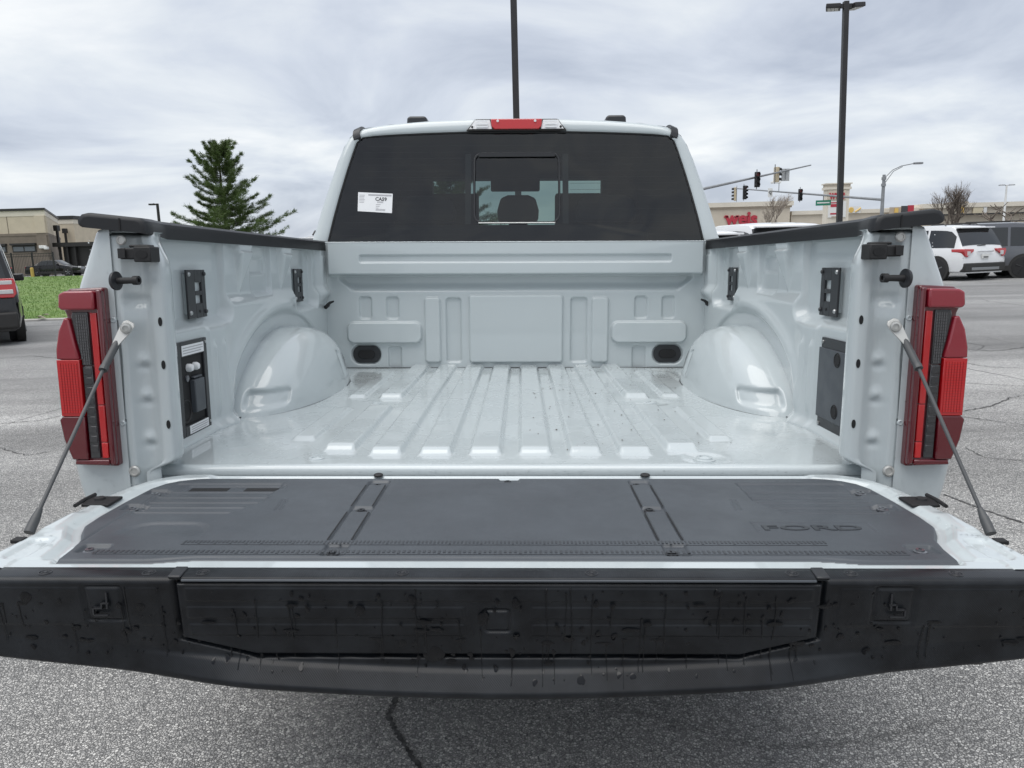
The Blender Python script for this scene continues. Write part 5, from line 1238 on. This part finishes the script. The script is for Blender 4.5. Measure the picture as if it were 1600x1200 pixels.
def fence():
    Y = 66.4; xa, xb = WP(-60, 430, Y=Y).x, WP(87, 430, Y=Y).x; zt = hgt(50, 396, Y)
    t = thing('iron_fence', 'black iron picket fence along the back of the lawn', 'fence', ((xa+xb)/2, Y, 0)); o = t.location
    x = xb; k = 0
    while x > xa:
        mb = MB(); mb.box((x-o.x-.05, -.05, 0), (x-o.x+.05, .05, zt+.1)); build(mb, 'post', 'iron', t, smooth=False); x -= 1.86
    for z in (.15, zt-.28, zt-.05):
        mb = MB(); mb.box((xa-o.x, -.02, z), (xb-o.x, .02, z+.05)); build(mb, 'rail', 'iron', t, smooth=False)
    mb = MB(); x = xb-.14
    while x > xa:
        mb.box((x-o.x-.010, -.01, .1), (x-o.x+.010, .01, zt)); x -= .14
    tag(build(mb, 'pickets', 'iron', t, smooth=False), kind='stuff')
    p = WP(51, 430, Y=66.0); b = thing('bollard', 'short yellow bollard in front of the iron fence', 'bollard', (p.x, 66.0, 0)); zb_ = hgt(51, 418, 66.0)
    mb = MB(); mb.lathe([(.14, 0), (.14, zb_-.06), (.10, zb_-.01), (.02, zb_)], (0, 0, 0), (0, 0, 1), n=14); build(mb, 'post', 'bollard_yellow', b)
    # pale sign board and the shrubs' white flowers near the fence
    p = WP(66, 386, Y=74.4); s = thing('wall_lamp', 'small white floodlight on the brown wall right of the window', 'lamp', (p.x, 74.82, p.z)); mb = MB(); mb.box((-.42, -.32, -.14), (.20, 0, .16)); build(mb, 'housing', 'sign_white', s, bevel=.04); mb = MB(); mb.box((.12, -.42, -.24), (.46, -.08, .02)); build(mb, 'lamp_head', 'sign_white', s, bevel=.04)
    return
fence()

# ------------------------------------------------------------ shopping centre, right
def shops():
    Yw = 150.0
    xa, xb = WP(930, 340, Y=Yw).x, WP(1234, 340, Y=Yw).x; zt = hgt(1160, 316, Yw); zl = hgt(1160, 326, Yw)
    t = thing('supermarket_building', 'long beige supermarket front with red lettering behind the traffic signals', 'building', ((xa+xb)/2, Yw, 0)); o = t.location.copy()
    def bb(name, m, lo, hi, parent=t, **k):
        mb = MB(); mb.box(Vector(lo)-o, Vector(hi)-o); return build(mb, name, m, parent, smooth=False, **k)
    bb('front_wall', 'stucco_light', (xa, Yw, 0), (xb, Yw+40, zl)); bb('cornice', 'stucco_cream', (xa, Yw-.5, zl+.35), (xb+.5, Yw+40, zt)); bb('cornice_step', 'stucco_band', (xa, Yw-.25, zl), (xb+.25, Yw+40, zl+.35))
    l, r = WP(1132, 341, Y=Yw), WP(1183, 341, Y=Yw); c = (l+r)/2; width = r.x-l.x
    me = text_mesh('weis', 1.0, .12, .035); me.name = 'store_lettering'; xs_ = [v.co.x for v in me.vertices]; ys_ = [v.co.y for v in me.vertices]
    kx = width/(max(xs_)-min(xs_)); kz = (hgt(1160, 331, Yw)-hgt(1160, 352, Yw))*1.0/(max(ys_)-min(ys_)); cx_, cy_ = (max(xs_)+min(xs_))/2, (max(ys_)+min(ys_))/2
    zc = (hgt(1158, 331, Yw)+hgt(1158, 352, Yw))/2
    me.transform(Matrix.Translation((c.x-o.x, -.16, zc)) @ Matrix.Rotation(R(1.5), 4, 'Y') @ Matrix.Rotation(R(90), 4, 'X') @ Matrix.Diagonal((kx, kz, 1, 1)) @ Matrix.Translation((-cx_, -cy_, 0)))
    me.materials.clear(); lt = finish(me, 'store_lettering', 'sign_red', t, False, 0, 0)
    mb = MB(); H = (max(ys_)-min(ys_))*kz                                # slab serifs of the letters
    for f0, f1, g0, g1 in ((-.02, .11, .60, .70), (.30, .41, .60, .70), (.665, .775, .0, .09), (.655, .72, .60, .70)):
        mb.box((l.x+width*f0-o.x, -.28, zc-H/2+H*g0), (l.x+width*f1-o.x, -.05, zc-H/2+H*g1))
    build(mb, 'letter_serif', 'sign_red', lt, smooth=False)
    # lower strip of shops running on to the right
    xc = WP(1700, 340, Y=Yw).x; zs = hgt(1300, 328, Yw); zs2 = hgt(1300, 334, Yw)
    t2 = thing('strip_mall', 'low beige row of shops running to the right edge of the picture', 'building', ((xb+xc)/2, Yw, 0)); o = t2.location.copy()
    x = xb+.6; xm = WP(1440, 340, Y=Yw).x
    bb('front_wall', 'stucco_light', (x, Yw+1, 0), (xm, Yw+40, zs2), t2); bb('cornice', 'stucco_cream', (x, Yw+.6, zs2), (xm, Yw+40, zs), t2)
    z3 = hgt(1520, 317, Yw); z4 = hgt(1520, 324, Yw)
    bb('front_wall', 'stucco_light', (xm, Yw-.5, 0), (xc, Yw+40, z4), t2); bb('cornice', 'stucco_cream', (xm-.3, Yw-1, z4), (xc, Yw+40, z3), t2)
    bb('roof_unit', 'stucco_band', (WP(1520, 315, Y=Yw).x, Yw+6, z3), (WP(1542, 315, Y=Yw).x, Yw+10, hgt(1530, 312, Yw)), t2)
    bb('awning', 'dark_trim', (xm+.5, Yw-2.5, hgt(1480, 337, Yw)), (xc-10, Yw-.6, hgt(1480, 335, Yw)), t2)
    def board(px0, py0, px1, py1, m, dy=-1.3):
        a, b_ = WP(px0, py1, Y=Yw), WP(px1, py0, Y=Yw); return bb('shop_sign', m, (a.x, Yw+dy, a.z), (b_.x, Yw+dy+.25, b_.z), t2)
    s1 = board(1328, 322, 1346, 333, 'sign_white', .3)
    p = WP(1331, 328, Y=Yw); mb = MB(); mb.lathe([(.55, 0), (.5, .08), (.05, .08)], Vector((p.x, Yw+.3, p.z))-o, (0, -1, 0), n=16); build(mb, 'sun_disc', 'sign_yellow', s1)
    p0, p1 = WP(1337, 331, Y=Yw), WP(1346, 325, Y=Yw); mb = MB(); mb.tube([Vector((p0.x, Yw+.22, p0.z))-o, Vector((p1.x, Yw+.22, p1.z))-o], .16, n=6); build(mb, 'sign_stroke', 'sign_yellow', s1)
    board(1385, 324, 1403, 336, 'stucco_band'); board(1403, 322, 1413, 336, 'label_ink'); board(1413, 321, 1423, 335, 'sign_red'); q = board(1392, 326, 1398, 333, 'sign_yellow', -1.5)
    board(1495, 323, 1501, 333, 'sign_yellow'); board(1516, 324, 1532, 334, 'sign_cream', -.9); board(1532, 324, 1538, 334, 'sign_white', -.9)
shops()
def pylon():
    Y = 84.0; l, r = WP(1291, 330, Y=Y).x, WP(1326, 330, Y=Y).x; zt = hgt(1308, 286, Y); zn = hgt(1308, 296, Y)
    t = thing('pylon_sign', 'cream shopping centre sign tower with a red lettered panel behind the tall dark lamp post', 'sign', ((l+r)/2, Y, 0)); o = t.location.copy()
    def bb(name, m, lo, hi, parent=t, **k):
        mb = MB(); mb.box(Vector(lo)-o, Vector(hi)-o); return build(mb, name, m, parent, smooth=False, **k)
    bb('tower', 'stucco_cream', (l, Y, 0), (r, Y+1.0, zn)); bb('tower_cornice', 'stucco_cream', (l-.14, Y-.14, zn), (r+.14, Y+1.14, zn+.25)); bb('tower_cornice', 'stucco_light', (l-.05, Y-.05, zn+.26), (r+.05, Y+1.05, zt-.12)); bb('tower_cornice', 'stucco_cream', (l-.20, Y-.20, zt-.12), (r+.20, Y+1.2, zt))
    a = WP(1293, 312, Y=Y); b_ = WP(1322, 297, Y=Y); p1 = bb('sign_panel', 'stucco_light', (a.x, Y-.10, a.z), (b_.x, Y-.004, b_.z))
    me = text_mesh('weis', 1.0, .03, .04); me.name = 'sign_lettering'; me.transform(Matrix.Translation(((a.x+b_.x)/2-o.x, -.13, (a.z+b_.z)/2-.02)) @ Matrix.Rotation(R(90), 4, 'X') @ Matrix.Diagonal((.92, 1.25, 1, 1))); me.materials.clear(); finish(me, 'sign_lettering', 'sign_red', p1, False, 0, 0)
    a = WP(1293, 340, Y=Y); b_ = WP(1322, 314, Y=Y); p2 = bb('sign_panel', 'sign_white', (a.x, Y-.10, a.z), (b_.x, Y-.004, b_.z))
    w = b_.x-a.x
    bb('panel_stripe', 'sign_red', (a.x+.12*w, Y-.12, b_.z-.62), (a.x+.75*w, Y-.10, b_.z-.30), p2); bb('panel_stripe', 'sign_red', (a.x+.12*w, Y-.12, b_.z-.22), (a.x+.80*w, Y-.10, b_.z-.10), p2); bb('panel_stripe', 'sign_red', (a.x+.12*w, Y-.12, b_.z-1.42), (a.x+.70*w, Y-.10, b_.z-1.25), p2); bb('panel_stripe', 'stucco_band', (a.x+.2*w, Y-.12, b_.z-1.75), (a.x+.60*w, Y-.10, b_.z-1.60), p2)
pylon()

# ------------------------------------------------------------ street furniture
def lamp_post(label, x, y, h, w, lean=0, heads=2, name='lamp_post'):
    t = thing(name, label, 'lamp post', (x, y, 0), 0, 'dark square lamp posts of the lot'); t.rotation_euler = (0, lean, 0)
    mb = MB(); mb.lathe([(.30, 0), (.30, .72), (.27, .76), (.1, .76)], (0, 0, 0), (0, 0, 1), n=24); build(mb, 'footing', 'concrete', t)
    mb = MB(); mb.box((-w/2, -w/2, .765), (w/2, w/2, h)); mb.box((-w/2-.07, -w/2-.07, .762), (w/2+.07, w/2+.07, .80)); build(mb, 'pole', 'pole_bronze', t, bevel=.006)
    for s in (-1, 1)[:heads]:
        mb = MB(); mb.box((min(s*w/2, s*.12), -.03, h-.13), (max(s*w/2, s*.12), .03, h-.05)); arm = build(mb, 'arm', 'pole_bronze', t)
        mb = MB(); M = Matrix.Rotation(s*R(22), 4, 'Z') @ Matrix.Translation((s*.10, 0, h-.09)) @ Matrix.Rotation(s*R(-6), 4, 'Y'); lo, hi = sorted((0, s*.29)); mb.box((lo, -.16, -.05), (hi, .16, .04), M); hd = build(mb, 'lamp_head', 'pole_bronze', t, bevel=.015)
        mb = MB()
        for k in range(3): a, b_ = sorted((s*(.04+.075*k), s*(.105+.075*k))); mb.box((a, -.12, -.058), (b_, .12, -.051), M)
        build(mb, 'lamp_glass', 'lamp_lens', hd)
    return t
p = WP(1319, 250, Y=17.0); lamp_post('tall dark square lamp post with twin heads rising behind the right bed rail', p.x, 17.0, hgt(1322, 2, 17.0), .108, R(-1.2))
p = WP(806, 150, Y=16.5); lamp_post('dark square lamp post rising behind the middle of the cab roof', p.x, 16.5, 8.2, .135, R(0))
def street_light():
    Y = 50.0; p = WP(247, 330, Y=Y); h = hgt(247, 318, Y)
    t = thing('street_light', 'small dark street light with one short arm left of the pine tree', 'street light', (p.x, Y, 0))
    mb = MB(); mb.cyl((0, 0, 0), (0, 0, h), .11, .09, n=10); build(mb, 'pole', 'pole_bronze', t)
    mb = MB(); mb.tube([(0, 0, h-.08), (-.2, 0, h-.03), (-.28, 0, h-.02)], .05, n=8); mb.box((-.52, -.15, h-.10), (-.20, .15, h)); build(mb, 'lamp_head', 'pole_bronze', t)
street_light()
def signal(name, label, c, face, n=3, back='signal_black', front='signal_black', red=True, k=1.0):
    t = thing(name, label, 'traffic light', c, face, 'traffic lights over the crossing'); hh = .34*n*k
    mb = MB(); mb.box((-.17*k, -.10*k, -hh/2), (.17*k, .12*k, hh/2)); build(mb, 'housing', back, t, bevel=.02)
    mb = MB(); mb.box((-.168*k, -.115*k, -hh/2+.01), (.168*k, -.101*k, hh/2-.01)); build(mb, 'door', front, t, smooth=False)
    for i in range(n):
        z = hh/2-.17*k-.34*k*i
        mb = MB(); mb.lathe([(.13*k, .0), (.12*k, .02), (.02, .03)], (0, -.116*k, z), (0, -1, 0), n=14); build(mb, 'lens', 'signal_red' if (i == 0 and red) else 'signal_black', t)
        mb = MB(); prof = [(math.cos(a)*.15*k, math.sin(a)*.15*k) for a in np.linspace(R(-30), R(210), 10)]
        mb.grid(np.array([[(u, -.115*k, z+v) for u, v in prof], [(u*.95, -.36*k, z+v*.95-.01) for u, v in prof]])); build(mb, 'visor', front, t, fixn=False)
    mb = MB(); mb.box((-.03, .122*k, -hh/2-.12), (.03, .16*k, hh/2+.18)); build(mb, 'bracket', 'galvanised', t)
    return t
def masts():
    # nearer mast arm: its pole is hidden by the cab
    Ya, Yb = 50.0, 55.0
    a = WP(1000, 317, Y=Ya); b_ = WP(1267, 258, Y=Yb)
    t = thing('signal_mast', 'grey traffic signal mast arm slanting up to the right beside the cab', 'signal mast', (a.x, a.y, 0)); o = t.location.copy()
    mb = MB(); mb.cyl((0, 0, 0), (0, 0, a.z+1.0), .17, .13, n=14); build(mb, 'pole', 'galvanised', t)
    mb = MB(); mb.tube([a-o+(b_-a)*f_ for f_ in (0, .35, .7, 1)], [.12, .095, .07, .045], n=12); build(mb, 'mast_arm', 'galvanised', t)
    on = lambda px, y0: (lambda f_: a+(b_-a)*f_)((WP(px, 280, Y=52.6).x-a.x)/(b_.x-a.x))
    q = on(1186, 0); signal('traffic_light', 'black three-lamp traffic light facing us on the nearer mast arm', q+Vector((0, -.30, -.18)), R(-4))
    q = on(1226, 0); signal('traffic_light', 'tan-backed traffic light turned sideways on the nearer mast arm', q+Vector((0, .30, -.12)), R(112), back='signal_tan', red=False)
    q = on(1241, 0); s = thing('road_sign', 'blank square back of a road sign near the tip of the nearer mast arm', 'sign', q+Vector((0, .12, -.28))); mb = MB(); mb.box((-.28, 0, -.42), (.28, .012, .42)); build(mb, 'plate', 'sign_alu', s, smooth=False); mb = MB(); mb.box((-.02, -.06, -.30), (.02, -.001, .40)); build(mb, 'bracket', 'galvanised', s)
    # farther mast arm on the pole with the curved lamp arm
    Y = 58.0; p = WP(1378, 330, Y=Y); zt = hgt(1379, 273, Y); aa = WP(1378, 312, Y=Y); bb_ = WP(1150, 294.5, Y=80.0)
    t = thing('signal_mast', 'grey signal pole with a curved street lamp arm right of the tall lamp post', 'signal mast', (p.x, Y, 0)); o = t.location.copy()
    mb = MB(); mb.cyl((0, 0, 0), (0, 0, zt), .16, .11, n=14); build(mb, 'pole', 'galvanised', t)
    mb = MB(); mb.tube([aa-o+(bb_-aa)*f_ for f_ in (0, .4, .75, 1)], [.10, .08, .065, .05], n=10); build(mb, 'mast_arm', 'galvanised', t)
    tip = WP(1430, 255, Y=Y)-o; mb = MB(); z1 = hgt(1379, 279, Y); z2 = hgt(1379, 289, Y); m1 = WP(1408, 260, Y=Y)-o
    mb.tube([(0, 0, z1), m1*.5+Vector((0, 0, (z1+m1.z)/2-m1.z*.5+.18)), m1+Vector((0, 0, .03)), tip], .035, n=8); mb.tube([(0, 0, z2), m1*.55+Vector((0, 0, (z2*.45+m1.z*.55)-m1.z*.55+.25)), m1+Vector((.1, 0, -.02))], .03, n=8); build(mb, 'lamp_arm', 'galvanised', t)
    mb = MB(); mb.cyl((0, 0, z1-.1), (0, 0, z1+.1), .17, n=12); mb.cyl((0, 0, z2-.1), (0, 0, z2+.1), .17, n=12); build(mb, 'clamp', 'galvanised', t)
    mb = MB(); mb.box((tip.x-.1, -.13, tip.z-.08), (tip.x+.55, .13, tip.z+.07)); build(mb, 'lamp_head', 'galvanised', t, bevel=.03)
    def on2(px):
        best = min((abs(px-proj_px(aa+(bb_-aa)*f_)), f_) for f_ in np.linspace(0, 1, 400)); return aa+(bb_-aa)*best[1]
    q = on2(1249); signal('traffic_light', 'black three-lamp traffic light in the middle of the farther mast arm', q+Vector((0, -.25, -.15)), R(-8))
    q = on2(1162.5); signal('traffic_light', 'tall black four-lamp traffic light near the left end of the farther mast arm', q+Vector((0, -.25, -.35)), R(24), n=4)
    q = on2(1149); signal('traffic_light', 'tan-backed four-lamp traffic light at the left end of the farther mast arm', q+Vector((0, .2, -.55)), R(-118), n=4, back='signal_tan')
    q = on2(1203); s = thing('road_sign', 'white lane arrow sign on the farther mast arm above the bare tree', 'sign', q+Vector((0, -.14, -.15))); mb = MB(); mb.box((-.22, -.012, -.40), (.22, 0, .40)); pl = build(mb, 'plate', 'sign_white', s, smooth=False)
    mb = MB(); q_ = lambda u, v, w: (u, w, v)
    for P in ([(.06, -.25), (.11, -.25), (.11, .10), (.06, .10)], [(.02, .08), (.15, .08), (.085, .24)], [(-.02, -.2), (.07, -.12), (.07, -.06), (-.06, -.14)], [(-.16, .0), (.0, .02), (-.1, .14)], [(-.10, -.02), (-.04, -.02), (.02, -.16), (-.04, -.16)]): mb.prism(P, q_, -.02, -.0125)
    build(mb, 'arrow_print', 'label_ink', pl, smooth=False)
    q = on2(1286); s = thing('street_sign', 'green street name sign hanging on the farther mast arm', 'sign', q+Vector((0, -.10, -.62)), R(-6)); mb = MB(); mb.box((-.62, -.012, -.24), (.62, 0, .20)); pl = build(mb, 'plate', 'sign_green', s, smooth=False); mb = MB(); mb.box((-.5, -.016, -.06), (.5, -.0125, .04)); build(mb, 'sign_print', 'sign_white', pl, smooth=False); mb = MB(); mb.box((-.03, -.01, .20), (.03, .05, .62)); build(mb, 'bracket', 'galvanised', s)
    # traffic camera on a thin stem
    q = on2(1217); s = thing('traffic_camera', 'small white traffic camera on a stem above the farther mast arm', 'camera', q+Vector((0, 0, .05))); mb = MB(); mb.cyl((0, 0, 0), (0, 0, .75), .035, n=8); build(mb, 'stem', 'galvanised', s); mb = MB(); mb.box((-.75, -.12, .72), (.15, .12, .92)); build(mb, 'housing', 'sign_white', s, bevel=.03)
def proj_px(v):
    d = Vector(v)-Vector((0, 0, CAM_H)); return 800+FPX*d.dot(AXW[2])/d.dot(AXW[0])
masts()
def white_post():
    Y = 92.0; p = WP(1569.5, 330, Y=Y); h = hgt(1569.5, 289, Y)
    t = thing('lamp_post', 'slim white twin-head lamp post in front of the shops at the right edge', 'lamp post', (p.x, Y, 0))
    mb = MB(); mb.cyl((0, 0, 0), (0, 0, h), .16, .10, n=12); build(mb, 'pole', 'sign_white', t)
    for s in (-1, 1):
        mb = MB(); mb.tube([(0, 0, h-.1), (s*.3, 0, h+.02)], .05, n=6); mb.lathe([(.34, 0), (.30, .09), (.08, .14)], (s*.62, 0, h-.06), (0, 0, 1), n=16); build(mb, 'lamp_head', 'galvanised', t)
white_post()

# ------------------------------------------------------------ trees
def pine(label, x, y, h, rad, seed, name='pine_tree', full=1.0):
    rg = random.Random(seed); t = thing(name, label, 'tree', (x, y, 0)); mb = MB()
    tr = [Vector((0, 0, 0))]
    for k in range(1, 9): tr.append(Vector((rg.uniform(-.05, .05)*k/3, rg.uniform(-.05, .05)*k/3, h*.96*k/8)))
    mb.tube(tr, [h*.022*(1-.9*k/8)+.012 for k in range(9)], n=10)
    nb = MB(); z = h*.14; Nrm = rg
    def tuft(p, d, L):
        d = d.normalized()
        for k in range(13):
            e = (d*.9+Vector((rg.gauss(0, .5), rg.gauss(0, .5), rg.gauss(.15, .4)))).normalized(); s = e.cross(Vector((rg.gauss(0, 1), rg.gauss(0, 1), rg.gauss(0, 1)))).normalized()*L*.10
            q = p+Vector((rg.gauss(0, .05), rg.gauss(0, .05), rg.gauss(0, .04))); nb.add([q-s*.7, q+s*.7, q+e*L], [(0, 1, 2)])
    while z < h*.97:
        f_ = (z/h-.14)/.83; c = tr[min(8, int(z/(h*.96)*8))]
        env = np.interp(f_, [0, .15, .35, .55, .75, .9, 1], [.92, 1.0, .92, .56, .42, .34, .14])*rad
        m = rg.randint(4, 6); a0 = rg.random()*6.28
        for k in range(m):
            a = a0+k*6.28/m+rg.uniform(-.35, .35); L = env*rg.choice((1.12, .95, .75, .5, .9, 1.0))*rg.uniform(.9, 1.1)*full
            up = np.interp(f_, [0, .5, 1], [.10, .38, 1.3])*rg.uniform(.7, 1.3)
            d = Vector((math.cos(a), math.sin(a), 0)); pts = [c.xy.to_3d()+Vector((0, 0, z))]
            n = 7
            for i in range(1, n+1):
                u = i/n; pts.append(pts[0]+d*L*u+Vector((0, 0, L*(up*u*u*.8-.06*math.sin(u*3.1)*(1-f_))))+Vector((rg.gauss(0, .02), rg.gauss(0, .02), rg.gauss(0, .03)))*L)
            mb.tube(pts, [max(.008, .035*(h/8)*(1-.85*i/n)*(1-.5*f_)) for i in range(n+1)], n=5)
            for i in range(1, n+1):
                u = i/n
                if u < .22: continue
                for q in range(int(5+5*u*(L/rad))):
                    sd = d.cross(Vector((0, 0, 1)))*rg.choice((-1, 1)); bl = L*.30*(1.15-u*.8)*rg.uniform(.4, 1)
                    st = pts[i-1].lerp(pts[i], rg.random()); e = (d*rg.uniform(.5, 1)+sd*rg.uniform(.2, 1)+Vector((0, 0, rg.uniform(.15, .7)))).normalized(); tip = st+e*bl
                    for w in range(max(2, int(bl/.16))): tuft(st.lerp(tip, (w+1)/max(2, int(bl/.16))), e, .17*(h/8)**.5)
        z += h*.058*rg.uniform(.7, 1.4)*(1-.35*f_)
    for k in range(10): tuft(tr[8]+Vector((0, 0, rg.uniform(-.5, .15))), Vector((rg.gauss(0, .5), rg.gauss(0, .5), 1)), .22)
    build(mb, 'trunk', 'bark', t, smooth=True); build(nb, 'crown', 'needles', t, smooth=False, fixn=False); return t
p = WP(349, 330, Y=45.0); pine('tall pine tree with wide ragged limbs standing left of the cab', p.x+.1, 45.0, hgt(348, 229, 45.0), 3.5, 11)
def bare(label, x, y, h, seed, m='bark_grey', spread=.5, forks=3, levels=5, name='bare_tree', trunk=.16, wide=1.0):
    rg = random.Random(seed); t = thing(name, label, 'tree', (x, y, 0), 0, None); mb = MB(); cb = MB()
    def grow(p, d, L, r, lv):
        pts = [p]; dd = d.copy()
        for i in range(3):
            dd = (dd+Vector((rg.gauss(0, .13), rg.gauss(0, .13), rg.gauss(.10, .08)))).normalized(); pts.append(pts[-1]+dd*L/3)
        (mb if lv == 0 else cb).tube(pts, [r, r*.86, r*.74, r*.62], n=6 if lv < 2 else (4 if lv < 4 else 3))
        if lv >= levels: return
        n = forks+(1 if rg.random() < .5 else 0)
        for k in range(n):
            a = rg.random()*6.28; o_ = Vector((math.cos(a)*wide, math.sin(a)*wide, 0)); q = pts[-1] if k < 2 else pts[rg.choice((1, 2))]
            grow(q, (dd+o_*spread*rg.uniform(.6, 1.2)).normalized(), L*rg.uniform(.62, .82), r*.58, lv+1)
    grow(Vector((0, 0, 0)), Vector((0, 0, 1)), h*.26, trunk, 0)
    top = max(v[2] for v in cb.v); k = h/top
    mz = sum(v[2] for v in cb.v)/len(cb.v); sx_ = sum(v[0] for v in cb.v)/len(cb.v)/mz; sy_ = sum(v[1] for v in cb.v)/len(cb.v)/mz
    for b_ in (mb, cb): b_.v = [(x_-sx_*z_, y_-sy_*z_, z_) for x_, y_, z_ in b_.v]
    for b_ in (mb, cb): b_.v = [(x_*k*wide, y_*k*wide, z_*k) for x_, y_, z_ in b_.v]
    build(mb, 'trunk', m, t, smooth=True); build(cb, 'crown', m, t, smooth=True, fixn=False)
p = WP(1213, 340, Y=105.0); bare('pale leafless tree with upright twigs in front of the supermarket wall', p.x, 105.0, hgt(1213, 300, 105.0), 5, 'bark_pale', .40, 3, 6)
p = WP(1490, 340, Y=88.0); bare('tall dense leafless tree in front of the shops right of the truck', p.x, 88.0, hgt(1490, 283, 88.0), 14, 'bark_grey', .40, 3, 6, trunk=.2)
p = WP(1566, 340, Y=70.0); bare('low wide leafless tree with few arching limbs at the right edge', p.x, 70.0, hgt(1566, 311, 70.0), 21, 'bark_grey', .95, 2, 3, wide=1.25, trunk=.14)
p = WP(705, 330, Y=40.0); pine('bushy evergreen seen through the cab windows', p.x, 40.0, 5.4, 3.4, 31, name='evergreen_tree', full=1.0)
